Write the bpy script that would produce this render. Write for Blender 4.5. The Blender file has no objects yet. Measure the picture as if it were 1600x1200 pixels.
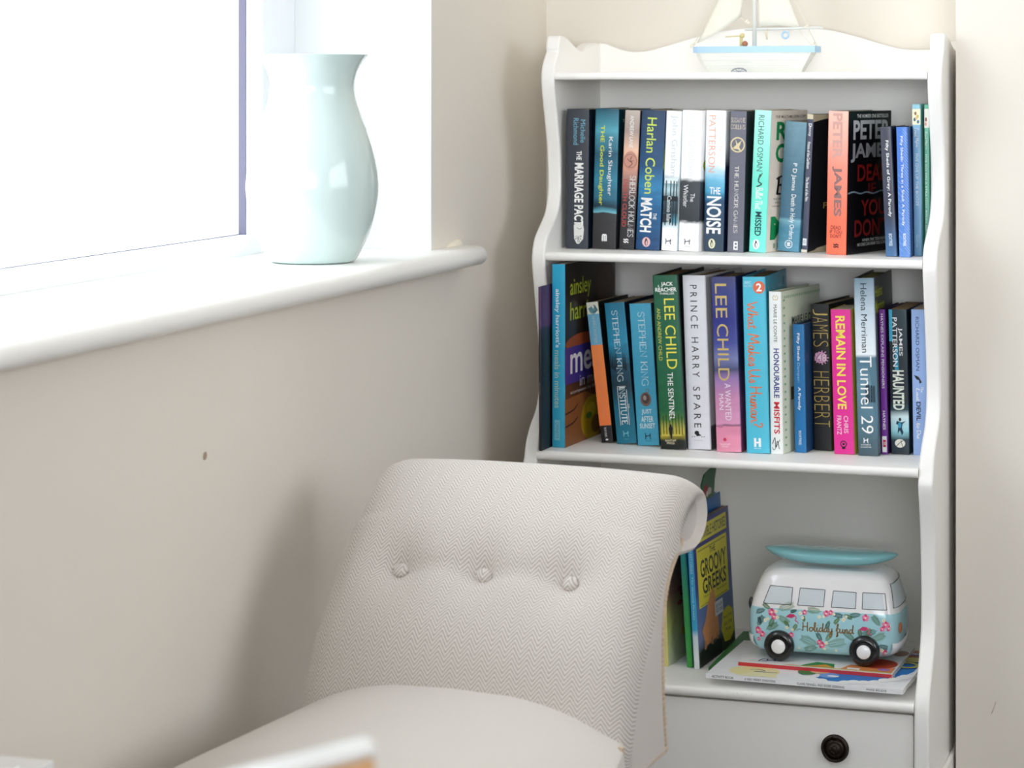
import bpy, bmesh, math, random
from mathutils import Vector, Matrix

random.seed(7)
D = bpy.data
COL = bpy.context.scene.collection
SC = bpy.context.scene
R = math.radians

# ------------------------------------------------------------------ camera, world, lights, exposure
F = 3800.0                 # focal length in pixels of the 1600 px wide frame
YAW = R(17.8)              # the view is turned left of the room's depth axis
CZ = 1.10
HOR = 130.0                # horizon row (lens shift, verticals stay vertical)
cam = D.cameras.new('camera'); camo = D.objects.new('camera', cam); COL.objects.link(camo)
camo.location = (0, 0, CZ); camo.rotation_euler = (R(90), 0, YAW)
cam.sensor_width = 36; cam.lens = 36 * F / 1600
cam.shift_y = -(600 - HOR) / 1600
cam.clip_start = 0.05
cam.dof.use_dof = True; cam.dof.focus_distance = 3.0; cam.dof.aperture_fstop = 9.0
SC.camera = camo

SC.view_settings.view_transform = 'Standard'
SC.view_settings.look = 'None'
SC.view_settings.gamma = 1
SC.view_settings.use_curve_mapping = False
SC.view_settings.exposure = -1.14

world = D.worlds.new('overcast_sky'); SC.world = world; world.use_nodes = True
bg = world.node_tree.nodes['Background']
bg.inputs[0].default_value = (0.88, 0.94, 1.0, 1)
_nt = world.node_tree
_tc = _nt.nodes.new('ShaderNodeTexCoord'); _sp = _nt.nodes.new('ShaderNodeSeparateXYZ'); _mr = _nt.nodes.new('ShaderNodeMapRange')
_mr.interpolation_type = 'SMOOTHSTEP'
_mr.inputs['From Min'].default_value = -0.12; _mr.inputs['From Max'].default_value = 0.20
_mr.inputs['To Min'].default_value = 9.0; _mr.inputs['To Max'].default_value = 11.0     # ground and garden, then bright cloud
_nt.links.new(_tc.outputs['Generated'], _sp.inputs[0]); _nt.links.new(_sp.outputs['Z'], _mr.inputs['Value'])
_nt.links.new(_mr.outputs[0], bg.inputs[1])


def area(name, loc, direction, sx, sy, power, color=(1, 1, 1), portal=False, spread=180):
    l = D.lights.new(name, 'AREA'); l.shape = 'RECTANGLE'; l.size = sx; l.size_y = sy
    l.energy = power; l.color = color; l.spread = R(spread)
    o = D.objects.new(name, l); COL.objects.link(o)
    o.location = loc
    o.rotation_euler = Vector(direction).to_track_quat('-Z', 'Y').to_euler()
    if portal:
        l.cycles.is_portal = True
    return o


area('window_portal', (-1.36, 2.15, 1.55), (1, 0, 0), 1.75, 1.40, 1.0, portal=True)
area('warm_fill_right', (2.27, 1.25, 1.62), (-1, 0, -0.05), 2.3, 1.25, 2.7, (1.0, 0.80, 0.58))  # unseen warm fill lamp added to give the left wall an orange bounce
area('fill_rear', (0.60, -1.77, 1.28), (-0.20, 1, 0.13), 1.8, 0.6, 15, (0.94, 0.97, 1.0), spread=38)  # unseen fill lamp added to lighten the upper shelves, spread kept off the drawer
SC.cycles.max_bounces = 10
SC.cycles.diffuse_bounces = 6
SC.cycles.transparent_max_bounces = 12
SC.cycles.sample_clamp_indirect = 8
SC.cycles.caustics_reflective = False
SC.cycles.caustics_refractive = False


# ------------------------------------------------------------------ from the survey of the photograph to metres
def ray(px):
    u = (px - 800) / F
    return (-math.sin(YAW) + u * math.cos(YAW), math.cos(YAW) + u * math.sin(YAW))


def on_z(px, py, z):
    rx, ry = ray(px); t = (CZ - z) * F / (py - HOR)
    return Vector((rx * t, ry * t, z))


def on_y(px, py, Y):
    rx, ry = ray(px); t = Y / ry
    return Vector((rx * t, Y, CZ - (py - HOR) / F * t))


def on_x(px, py, X):
    rx, ry = ray(px); t = X / rx
    return Vector((X, ry * t, CZ - (py - HOR) / F * t))


# ------------------------------------------------------------------ materials
def s2l(c):
    return tuple((x / 12.92 if x <= 0.04045 else ((x + 0.055) / 1.055) ** 2.4) for x in c)


def rgb(*c):      # sRGB 0-255 to linear
    return s2l(tuple(x / 255 for x in c))


def new_mat(name):
    m = D.materials.new(name); m.use_nodes = True
    return m, m.node_tree, m.node_tree.nodes['Principled BSDF']


_paint = {}


def paint(col, rough=0.5, coat=0.0, spec=0.5, metal=0.0):
    key = (tuple(round(x, 4) for x in col), rough, coat, spec, metal)
    if key in _paint:
        return _paint[key]
    m, t, b = new_mat('paint')
    n = t.nodes.new('ShaderNodeTexNoise'); n.inputs['Scale'].default_value = 60
    mix = t.nodes.new('ShaderNodeMixRGB'); mix.blend_type = 'MULTIPLY'; mix.inputs[0].default_value = 0.06
    mix.inputs[1].default_value = (*col, 1)
    t.links.new(n.outputs['Fac'], mix.inputs[2]); t.links.new(mix.outputs[0], b.inputs['Base Color'])
    b.inputs['Roughness'].default_value = rough
    b.inputs['Coat Weight'].default_value = coat
    b.inputs['Coat Roughness'].default_value = 0.06
    b.inputs['Specular IOR Level'].default_value = spec
    b.inputs['Metallic'].default_value = metal
    _paint[key] = m
    return m


def wall_mat(name, col, bump=0.08):
    m, t, b = new_mat(name)
    tc = t.nodes.new('ShaderNodeTexCoord')
    n = t.nodes.new('ShaderNodeTexNoise'); n.inputs['Scale'].default_value = 260; n.inputs['Detail'].default_value = 4
    n2 = t.nodes.new('ShaderNodeTexNoise'); n2.inputs['Scale'].default_value = 3
    mix = t.nodes.new('ShaderNodeMixRGB'); mix.blend_type = 'MULTIPLY'; mix.inputs[0].default_value = 0.05
    mix.inputs[1].default_value = (*col, 1)
    bp = t.nodes.new('ShaderNodeBump'); bp.inputs['Strength'].default_value = bump; bp.inputs['Distance'].default_value = 0.002
    t.links.new(tc.outputs['Object'], n.inputs['Vector']); t.links.new(tc.outputs['Object'], n2.inputs['Vector'])
    t.links.new(n2.outputs['Fac'], mix.inputs[2]); t.links.new(mix.outputs[0], b.inputs['Base Color'])
    t.links.new(n.outputs['Fac'], bp.inputs['Height']); t.links.new(bp.outputs[0], b.inputs['Normal'])
    b.inputs['Roughness'].default_value = 0.85
    b.inputs['Specular IOR Level'].default_value = 0.25
    return m


def ramp_mat(name, stops, axis='Z', noise=0.0, scale=6.0, dist=0.0, rough=0.35, cells=None, spec=0.5):
    """Printed cover: colours along one generated axis (0 bottom, 1 top), warped and clouded by noise."""
    m, t, b = new_mat(name)
    tc = t.nodes.new('ShaderNodeTexCoord'); sep = t.nodes.new('ShaderNodeSeparateXYZ')
    t.links.new(tc.outputs['Generated'], sep.inputs[0])
    n = t.nodes.new('ShaderNodeTexNoise'); n.inputs['Scale'].default_value = scale; n.inputs['Detail'].default_value = 5
    mp = t.nodes.new('ShaderNodeMapping'); mp.inputs['Scale'].default_value = (6, 12, 14)
    mp.inputs['Location'].default_value = (random.random() * 9, 0, random.random() * 9)
    t.links.new(tc.outputs['Object'], mp.inputs[0]); t.links.new(mp.outputs[0], n.inputs['Vector'])
    sub = t.nodes.new('ShaderNodeMath'); sub.operation = 'SUBTRACT'; sub.inputs[1].default_value = 0.5
    mul = t.nodes.new('ShaderNodeMath'); mul.operation = 'MULTIPLY_ADD'; mul.inputs[1].default_value = dist
    t.links.new(n.outputs['Fac'], sub.inputs[0]); t.links.new(sub.outputs[0], mul.inputs[0])
    t.links.new(sep.outputs[axis], mul.inputs[2])
    cr = t.nodes.new('ShaderNodeValToRGB')
    els = cr.color_ramp.elements
    st = sorted(stops)
    els[0].position = st[0][0]; els[0].color = (*st[0][1], 1)
    els[1].position = st[-1][0]; els[1].color = (*st[-1][1], 1)
    for p, c in st[1:-1]:
        e = els.new(p); e.color = (*c, 1)
    t.links.new(mul.outputs[0], cr.inputs[0])
    out = cr.outputs[0]
    if noise:
        hv = t.nodes.new('ShaderNodeHueSaturation')
        ma = t.nodes.new('ShaderNodeMath'); ma.operation = 'MULTIPLY_ADD'
        ma.inputs[1].default_value = noise * 4; ma.inputs[2].default_value = 1 - noise * 2
        t.links.new(n.outputs['Fac'], ma.inputs[0]); t.links.new(ma.outputs[0], hv.inputs['Value'])
        t.links.new(out, hv.inputs['Color']); out = hv.outputs[0]
    t.links.new(out, b.inputs['Base Color'])
    b.inputs['Roughness'].default_value = rough
    b.inputs['Specular IOR Level'].default_value = spec
    return m


def gloss_mat(name, col, rough=0.08, coat=0.5):
    m, t, b = new_mat(name)
    n = t.nodes.new('ShaderNodeTexNoise'); n.inputs['Scale'].default_value = 12
    mix = t.nodes.new('ShaderNodeMixRGB'); mix.blend_type = 'MULTIPLY'; mix.inputs[0].default_value = 0.04
    mix.inputs[1].default_value = (*col, 1)
    t.links.new(n.outputs['Fac'], mix.inputs[2]); t.links.new(mix.outputs[0], b.inputs['Base Color'])
    b.inputs['Roughness'].default_value = rough
    b.inputs['Coat Weight'].default_value = coat
    b.inputs['Coat Roughness'].default_value = 0.04
    return m


def fabric_mat(name, ca, cb, herring=True):
    """Herringbone woven upholstery; UV in metres."""
    m, t, b = new_mat(name)
    uv = t.nodes.new('ShaderNodeUVMap'); sep = t.nodes.new('ShaderNodeSeparateXYZ'); t.links.new(uv.outputs[0], sep.inputs[0])
    nz = t.nodes.new('ShaderNodeTexNoise'); nz.inputs['Scale'].default_value = 1400; nz.inputs['Detail'].default_value = 3
    t.links.new(uv.outputs[0], nz.inputs['Vector'])
    nl = t.nodes.new('ShaderNodeTexNoise'); nl.inputs['Scale'].default_value = 300; nl.inputs['Detail'].default_value = 3
    t.links.new(uv.outputs[0], nl.inputs['Vector'])
    pp = t.nodes.new('ShaderNodeMath'); pp.operation = 'PINGPONG'; pp.inputs[1].default_value = 0.0085
    t.links.new(sep.outputs[0], pp.inputs[0])
    sc = t.nodes.new('ShaderNodeMath'); sc.operation = 'MULTIPLY_ADD'; sc.inputs[1].default_value = 1.25
    t.links.new(pp.outputs[0], sc.inputs[0]); t.links.new(sep.outputs[1], sc.inputs[2])
    fr = t.nodes.new('ShaderNodeMath'); fr.operation = 'MULTIPLY'; fr.inputs[1].default_value = 2 * math.pi / 0.0048
    t.links.new(sc.outputs[0], fr.inputs[0])
    si = t.nodes.new('ShaderNodeMath'); si.operation = 'SINE'; t.links.new(fr.outputs[0], si.inputs[0])
    ma = t.nodes.new('ShaderNodeMath'); ma.operation = 'MULTIPLY_ADD'
    ma.inputs[1].default_value = 0.36 if herring else 0.0; ma.inputs[2].default_value = 0.5
    t.links.new(si.outputs[0], ma.inputs[0])
    ad = t.nodes.new('ShaderNodeMath'); ad.operation = 'MULTIPLY_ADD'; ad.inputs[1].default_value = 0.5
    t.links.new(nz.outputs['Fac'], ad.inputs[0]); t.links.new(ma.outputs[0], ad.inputs[2])
    ad2 = t.nodes.new('ShaderNodeMath'); ad2.operation = 'MULTIPLY_ADD'; ad2.inputs[1].default_value = 0.9 if not herring else 0.35
    t.links.new(nl.outputs['Fac'], ad2.inputs[0]); t.links.new(ad.outputs[0], ad2.inputs[2])
    cr = t.nodes.new('ShaderNodeValToRGB')
    cr.color_ramp.elements[0].position = 0.42; cr.color_ramp.elements[0].color = (*cb, 1)
    cr.color_ramp.elements[1].position = 1.35 if not herring else 1.15; cr.color_ramp.elements[1].color = (*ca, 1)
    t.links.new(ad2.outputs[0], cr.inputs[0]); t.links.new(cr.outputs[0], b.inputs['Base Color'])
    bp = t.nodes.new('ShaderNodeBump'); bp.inputs['Strength'].default_value = 0.25; bp.inputs['Distance'].default_value = 0.0006
    t.links.new(ad2.outputs[0], bp.inputs['Height']); t.links.new(bp.outputs[0], b.inputs['Normal'])
    b.inputs['Roughness'].default_value = 0.95
    b.inputs['Specular IOR Level'].default_value = 0.15
    b.inputs['Sheen Weight'].default_value = 0.25
    return m


def wood_mat(name, ca, cb):
    m, t, b = new_mat(name)
    tc = t.nodes.new('ShaderNodeTexCoord'); mp = t.nodes.new('ShaderNodeMapping'); mp.inputs['Scale'].default_value = (3, 40, 40)
    t.links.new(tc.outputs['Object'], mp.inputs[0])
    n = t.nodes.new('ShaderNodeTexNoise'); n.inputs['Scale'].default_value = 3; n.inputs['Detail'].default_value = 6
    t.links.new(mp.outputs[0], n.inputs['Vector'])
    cr = t.nodes.new('ShaderNodeValToRGB')
    cr.color_ramp.elements[0].position = 0.3; cr.color_ramp.elements[0].color = (*ca, 1)
    cr.color_ramp.elements[1].position = 0.75; cr.color_ramp.elements[1].color = (*cb, 1)
    t.links.new(n.outputs['Fac'], cr.inputs[0]); t.links.new(cr.outputs[0], b.inputs['Base Color'])
    b.inputs['Roughness'].default_value = 0.3; b.inputs['Coat Weight'].default_value = 0.3
    return m


def page_mat(name, col, axis):
    """Cut edges of a block of pages: fine lines across the thickness."""
    m, t, b = new_mat(name)
    tc = t.nodes.new('ShaderNodeTexCoord'); mp = t.nodes.new('ShaderNodeMapping')
    mp.inputs['Scale'].default_value = (2600, 8, 8) if axis == 'X' else (8, 8, 2600)
    t.links.new(tc.outputs['Object'], mp.inputs[0])
    n = t.nodes.new('ShaderNodeTexNoise'); n.inputs['Scale'].default_value = 1; n.inputs['Detail'].default_value = 2
    t.links.new(mp.outputs[0], n.inputs['Vector'])
    mix = t.nodes.new('ShaderNodeMixRGB'); mix.blend_type = 'MULTIPLY'; mix.inputs[0].default_value = 0.35
    mix.inputs[1].default_value = (*col, 1)
    t.links.new(n.outputs['Fac'], mix.inputs[2]); t.links.new(mix.outputs[0], b.inputs['Base Color'])
    b.inputs['Roughness'].default_value = 0.9
    return m


WHITE = rgb(248, 247, 245)
M_paint = wall_mat('white_gloss_paint', rgb(247, 245, 241), 0.03)
M_paint.node_tree.nodes['Principled BSDF'].inputs['Roughness'].default_value = 0.38
M_paint.node_tree.nodes['Principled BSDF'].inputs['Specular IOR Level'].default_value = 0.5
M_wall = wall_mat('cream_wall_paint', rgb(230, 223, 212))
M_far = wall_mat('dimmed_far_wall', rgb(124, 106, 88))  # unseen far walls toned dark and warm to cut bounced fill
M_reveal = wall_mat('white_reveal_paint', rgb(226, 228, 228), 0.04)
M_ceil = wall_mat('ceiling_paint', rgb(244, 242, 238))
M_floor = wall_mat('darkened_floor', rgb(66, 50, 38), 0.5)  # unseen floor darkened so less light bounces onto the low shelves
M_upvc = gloss_mat('white_window_frame', rgb(244, 246, 248), 0.3, 0.2)
M_gasket = paint(rgb(104, 102, 122), 0.6)
PAGE_A = page_mat('cream_pages', rgb(222, 205, 176), 'X')
PAGE_B = page_mat('tanned_pages', rgb(196, 168, 130), 'X')
PAGE_W = page_mat('white_pages', rgb(232, 226, 214), 'X')
PAGE_Z = page_mat('flat_white_pages', rgb(235, 232, 226), 'Z')


# ------------------------------------------------------------------ mesh helpers
def link(o, parent=None):
    COL.objects.link(o)
    if parent is not None:
        o.parent = parent
    return o


def tag(o, label, cat, group=None):
    o['label'] = label; o['category'] = cat
    if group:
        o['group'] = group
    return o


def struct(o, label=None):
    o['kind'] = 'structure'
    if label:
        o['label'] = label
    return o


def empty(name, loc=(0, 0, 0), rot=(0, 0, 0)):
    o = D.objects.new(name, None); o.empty_display_size = 0.02
    o.location = loc; o.rotation_euler = rot
    return link(o)


def mesh_obj(name, bm, mats, parent=None, smooth=False):
    me = D.meshes.new(name); bm.normal_update(); bm.to_mesh(me); bm.free()
    if not isinstance(mats, (list, tuple)):
        mats = [mats]
    for m in mats:
        me.materials.append(m)
    if smooth:
        me.polygons.foreach_set('use_smooth', [True] * len(me.polygons))
    o = D.objects.new(name, me)
    return link(o, parent)


def bevel(o, w, seg=3, angle=35):
    b = o.modifiers.new('bevel', 'BEVEL'); b.width = w; b.segments = seg; b.limit_method = 'ANGLE'; b.angle_limit = R(angle)
    b.harden_normals = False
    return o


def smooth_by_angle(o, ang=40):
    me = o.data
    bm = bmesh.new(); bm.from_mesh(me)
    for f in bm.faces:
        f.smooth = True
    for e in bm.edges:
        if len(e.link_faces) == 2 and e.calc_face_angle(0) > R(ang):
            e.smooth = False
    bm.to_mesh(me); bm.free()
    return o


def box(bm, x0, x1, y0, y1, z0, z1, mi=0):
    v = [bm.verts.new(p) for p in ((x0, y0, z0), (x1, y0, z0), (x1, y1, z0), (x0, y1, z0),
                                   (x0, y0, z1), (x1, y0, z1), (x1, y1, z1), (x0, y1, z1))]
    fs = []
    for q in ((0, 3, 2, 1), (4, 5, 6, 7), (0, 1, 5, 4), (1, 2, 6, 5), (2, 3, 7, 6), (3, 0, 4, 7)):
        f = bm.faces.new([v[i] for i in q]); f.material_index = mi; fs.append(f)
    return fs


def prism(bm, pts, fn, mi=0):
    """Extrude the 2-D outline pts between fn(p, 0) and fn(p, 1)."""
    a = [bm.verts.new(fn(p, 0)) for p in pts]; b = [bm.verts.new(fn(p, 1)) for p in pts]
    n = len(pts)
    f1 = bm.faces.new(a); f2 = bm.faces.new(b[::-1])
    for i in range(n):
        bm.faces.new((a[i], b[i], b[(i + 1) % n], a[(i + 1) % n])).material_index = mi
    f1.material_index = mi; f2.material_index = mi
    bmesh.ops.recalc_face_normals(bm, faces=bm.faces[:])
    return bm


def catmull(pts, n=8, closed=False):
    P = [Vector(p) for p in pts]; out = []
    m = len(P)
    rng = range(m if closed else m - 1)
    for i in rng:
        if closed:
            p0, p1, p2, p3 = P[(i - 1) % m], P[i], P[(i + 1) % m], P[(i + 2) % m]
        else:
            p0 = P[max(i - 1, 0)]; p1 = P[i]; p2 = P[i + 1]; p3 = P[min(i + 2, m - 1)]
        for k in range(n):
            t = k / n
            out.append(0.5 * ((2 * p1) + (-p0 + p2) * t + (2 * p0 - 5 * p1 + 4 * p2 - p3) * t * t + (-p0 + 3 * p1 - 3 * p2 + p3) * t ** 3))
    if not closed:
        out.append(P[-1].copy())
    return out


def tube(bm, path, r, seg=8, rfn=None, closed=False, mi=0, caps=True):
    P = [Vector(p) for p in path]; n = len(P); rings = []
    up = None
    for i in range(n):
        if closed:
            tdir = (P[(i + 1) % n] - P[i - 1]).normalized()
        else:
            tdir = (P[min(i + 1, n - 1)] - P[max(i - 1, 0)]).normalized()
        if up is None:
            up = tdir.orthogonal().normalized()
        up = (up - tdir * up.dot(tdir))
        up = up.normalized() if up.length > 1e-6 else tdir.orthogonal().normalized()
        sd = tdir.cross(up)
        rr = r if rfn is None else r * rfn(i / max(1, n - 1))
        rings.append([bm.verts.new(P[i] + (up * math.cos(a) + sd * math.sin(a)) * rr) for a in (2 * math.pi * k / seg for k in range(seg))])
    for i in range(n if closed else n - 1):
        A = rings[i]; B = rings[(i + 1) % n]
        for k in range(seg):
            f = bm.faces.new((A[k], A[(k + 1) % seg], B[(k + 1) % seg], B[k])); f.material_index = mi; f.smooth = True
    if caps and not closed:
        bm.faces.new(rings[0][::-1]).material_index = mi; bm.faces.new(rings[-1]).material_index = mi
    return bm


def lathe(bm, prof, seg=48, c=(0, 0, 0), mi=0, axis='Z'):
    rings = []
    for r, h in prof:
        ring = []
        for k in range(seg):
            a = 2 * math.pi * k / seg
            if axis == 'Z':
                p = (c[0] + r * math.cos(a), c[1] + r * math.sin(a), c[2] + h)
            else:   # axis -Y
                p = (c[0] + r * math.cos(a), c[1] - h, c[2] + r * math.sin(a))
            ring.append(bm.verts.new(p))
        rings.append(ring)
    for A, B in zip(rings, rings[1:]):
        for k in range(seg):
            f = bm.faces.new((A[k], A[(k + 1) % seg], B[(k + 1) % seg], B[k])); f.material_index = mi; f.smooth = True
    for ring in (rings[0], rings[-1]):
        f = bm.faces.new(ring); f.material_index = mi
    bmesh.ops.remove_doubles(bm, verts=bm.verts[:], dist=1e-6)
    bmesh.ops.recalc_face_normals(bm, faces=bm.faces[:])
    return bm


# ------------------------------------------------------------------ lettering
_gl = {}


def glyphs(body, bold=0.0, shear=0.0):
    key = (body, bold, shear)
    if key not in _gl:
        cu = D.curves.new('lettering', 'FONT'); cu.body = body; cu.size = 1; cu.offset = bold; cu.shear = shear; cu.resolution_u = 3
        o = D.objects.new('lettering', cu); COL.objects.link(o)
        dg = bpy.context.evaluated_depsgraph_get(); dg.update()
        me = D.meshes.new_from_object(o.evaluated_get(dg))
        vs = [(v.co.x, v.co.y) for v in me.vertices]; fs = [tuple(p.vertices) for p in me.polygons]
        D.objects.remove(o); D.curves.remove(cu); D.meshes.remove(me)
        _gl[key] = (vs, fs)
    return _gl[key]


def ribbon(path, w):
    """Flat stroke of width w along a 2-D path -> verts, quads."""
    P = [Vector(p).to_2d() if len(p) > 2 else Vector(p) for p in path]
    vs, fs = [], []
    n = len(P)
    for i in range(n):
        d = (P[min(i + 1, n - 1)] - P[max(i - 1, 0)])
        d = d.normalized() if d.length > 1e-9 else Vector((1, 0))
        nn = Vector((-d.y, d.x)) * w / 2
        vs += [tuple(P[i] + nn), tuple(P[i] - nn)]
    for i in range(n - 1):
        fs.append((2 * i, 2 * i + 1, 2 * i + 3, 2 * i + 2))
    return vs, fs


# brush-script letters: strokes of points, x advance; baseline 0, x-height 1, ascender 2
SCRIPT = {
    'H': ([[(0.2, 2.0), (0.25, 1.0), (0.15, 0)], [(1.2, 2.05), (1.15, 1.0), (1.2, 0)], [(0.05, 0.9), (0.6, 1.05), (1.3, 1.0)]], 1.5),
    'W': ([[(0, 1.9), (0.25, 0.9), (0.45, 0), (0.75, 0.9), (0.9, 1.3), (1.05, 0.5), (1.25, 0), (1.55, 1.0), (1.8, 2.0)]], 1.85),
    'M': ([[(0.1, 0), (0.3, 1.0), (0.45, 1.9), (0.7, 1.0), (0.9, 0.5), (1.15, 1.2), (1.45, 1.95), (1.5, 1.0), (1.6, 0)]], 1.8),
    'U': ([[(0.1, 1.9), (0.1, 0.8), (0.35, 0.05), (0.8, 0.3), (1.05, 1.1), (1.1, 1.9)], [(1.05, 1.0), (1.15, 0.2), (1.4, 0.05)]], 1.45),
    'B': ([[(0.25, 1.95), (0.2, 1.0), (0.1, 0)], [(0.0, 1.7), (0.6, 2.0), (1.0, 1.7), (0.8, 1.15), (0.3, 1.0), (0.9, 0.95), (1.15, 0.5), (0.8, 0.05), (0.1, 0.05)]], 1.3),
    'T': ([[(0.7, 1.9), (0.6, 1.0), (0.45, 0)], [(0.0, 1.75), (0.6, 1.95), (1.3, 1.9)]], 1.2),
    'D': ([[(0.3, 1.9), (0.2, 1.0), (0.15, 0.05)], [(0.0, 1.7), (0.7, 1.95), (1.25, 1.2), (0.9, 0.3), (0.15, 0.02)]], 1.4),
    'L': ([[(0.5, 1.95), (0.3, 1.0), (0.15, 0.1), (0.5, 0.12), (1.0, 0.05)]], 1.05),
    'E': ([[(0.95, 1.8), (0.5, 1.98), (0.2, 1.6), (0.45, 1.1), (0.75, 1.05), (0.25, 0.9), (0.1, 0.4), (0.4, 0.02), (0.95, 0.3)]], 1.0),
    'Q': ([[(0.8, 1.8), (0.3, 1.7), (0.1, 0.9), (0.4, 0.1), (0.9, 0.4), (1.1, 1.2), (0.8, 1.85)], [(0.6, 0.5), (1.0, 0.0), (1.3, 0.1)]], 1.35),
    'o': ([[(0.5, 0.95), (0.15, 0.75), (0.1, 0.3), (0.4, 0.02), (0.75, 0.35), (0.7, 0.8), (0.45, 0.95), (0.7, 0.8), (1.0, 0.85)]], 0.95),
    'l': ([[(0, 0.3), (0.35, 1.2), (0.4, 1.95), (0.2, 1.9), (0.15, 1.0), (0.2, 0.15), (0.45, 0.1), (0.6, 0.3)]], 0.55),
    'i': ([[(0, 0.4), (0.2, 0.95), (0.18, 0.3), (0.35, 0.02), (0.6, 0.3)], [(0.3, 1.4), (0.34, 1.5)]], 0.55),
    'd': ([[(0.75, 0.8), (0.4, 0.95), (0.1, 0.5), (0.3, 0.03), (0.65, 0.35), (0.85, 1.2), (0.9, 2.0), (0.8, 1.0), (0.85, 0.1), (1.1, 0.25)]], 1.0),
    'a': ([[(0.75, 0.85), (0.4, 0.95), (0.1, 0.5), (0.3, 0.03), (0.65, 0.4), (0.75, 0.9), (0.72, 0.3), (0.9, 0.03), (1.1, 0.3)]], 1.0),
    'y': ([[(0.05, 0.6), (0.15, 0.95), (0.15, 0.3), (0.4, 0.05), (0.7, 0.5), (0.75, 0.95), (0.7, 0.0), (0.55, -0.85), (0.25, -0.9), (0.4, -0.3), (0.95, 0.3)]], 0.95),
    'f': ([[(0.0, 0.4), (0.35, 1.2), (0.55, 1.95), (0.35, 1.9), (0.28, 1.0), (0.25, -0.4), (0.1, -0.85), (0.4, -0.6), (0.4, 0.0), (0.7, 0.3)], [(0.05, 0.95), (0.65, 1.0)]], 0.7),
    'u': ([[(0.05, 0.6), (0.15, 0.95), (0.15, 0.3), (0.35, 0.03), (0.65, 0.4), (0.75, 0.95), (0.72, 0.25), (0.9, 0.03), (1.1, 0.3)]], 1.0),
    'n': ([[(0.1, 0.9), (0.15, 0.5), (0.12, 0), (0.3, 0.7), (0.55, 0.95), (0.72, 0.7), (0.7, 0.15), (0.9, 0.05), (1.05, 0.3)]], 1.0),
    'm': ([[(0.1, 0.9), (0.12, 0), (0.3, 0.75), (0.5, 0.95), (0.6, 0.6), (0.58, 0), (0.75, 0.75), (0.95, 0.95), (1.08, 0.6), (1.08, 0.1), (1.35, 0.2)]], 1.35),
    'h': ([[(0.3, 2.0), (0.2, 1.0), (0.12, 0), (0.3, 0.7), (0.55, 0.95), (0.7, 0.7), (0.68, 0.1), (0.95, 0.15)]], 0.95),
    't': ([[(0.35, 1.6), (0.25, 0.8), (0.25, 0.15), (0.5, 0.03), (0.7, 0.25)], [(0.0, 1.1), (0.65, 1.2)]], 0.7),
    'k': ([[(0.3, 2.0), (0.2, 1.0), (0.12, 0)], [(0.75, 1.0), (0.25, 0.5), (0.5, 0.35), (0.85, 0.0)]], 0.9),
    'e': ([[(0.1, 0.45), (0.55, 0.6), (0.6, 0.88), (0.35, 0.95), (0.12, 0.5), (0.3, 0.03), (0.75, 0.25)]], 0.75),
    's': ([[(0.05, 0.2), (0.4, 0.95), (0.55, 0.55), (0.5, 0.1), (0.25, 0.02), (0.7, 0.25)]], 0.65),
    'r': ([[(0.1, 0.7), (0.2, 1.0), (0.22, 0.0), (0.35, 0.75), (0.65, 0.95)]], 0.65),
    'c': ([[(0.65, 0.8), (0.4, 0.95), (0.1, 0.5), (0.3, 0.03), (0.75, 0.25)]], 0.75),
    'b': ([[(0.25, 2.0), (0.15, 1.0), (0.15, 0.1), (0.5, 0.05), (0.7, 0.5), (0.45, 0.9), (0.2, 0.6)]], 0.85),
    '?': ([[(0.1, 1.6), (0.35, 1.98), (0.7, 1.7), (0.6, 1.2), (0.35, 0.9), (0.35, 0.5)], [(0.33, 0.08), (0.36, 0.0)]], 0.8),
    ' ': ([], 0.6),
}
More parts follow.
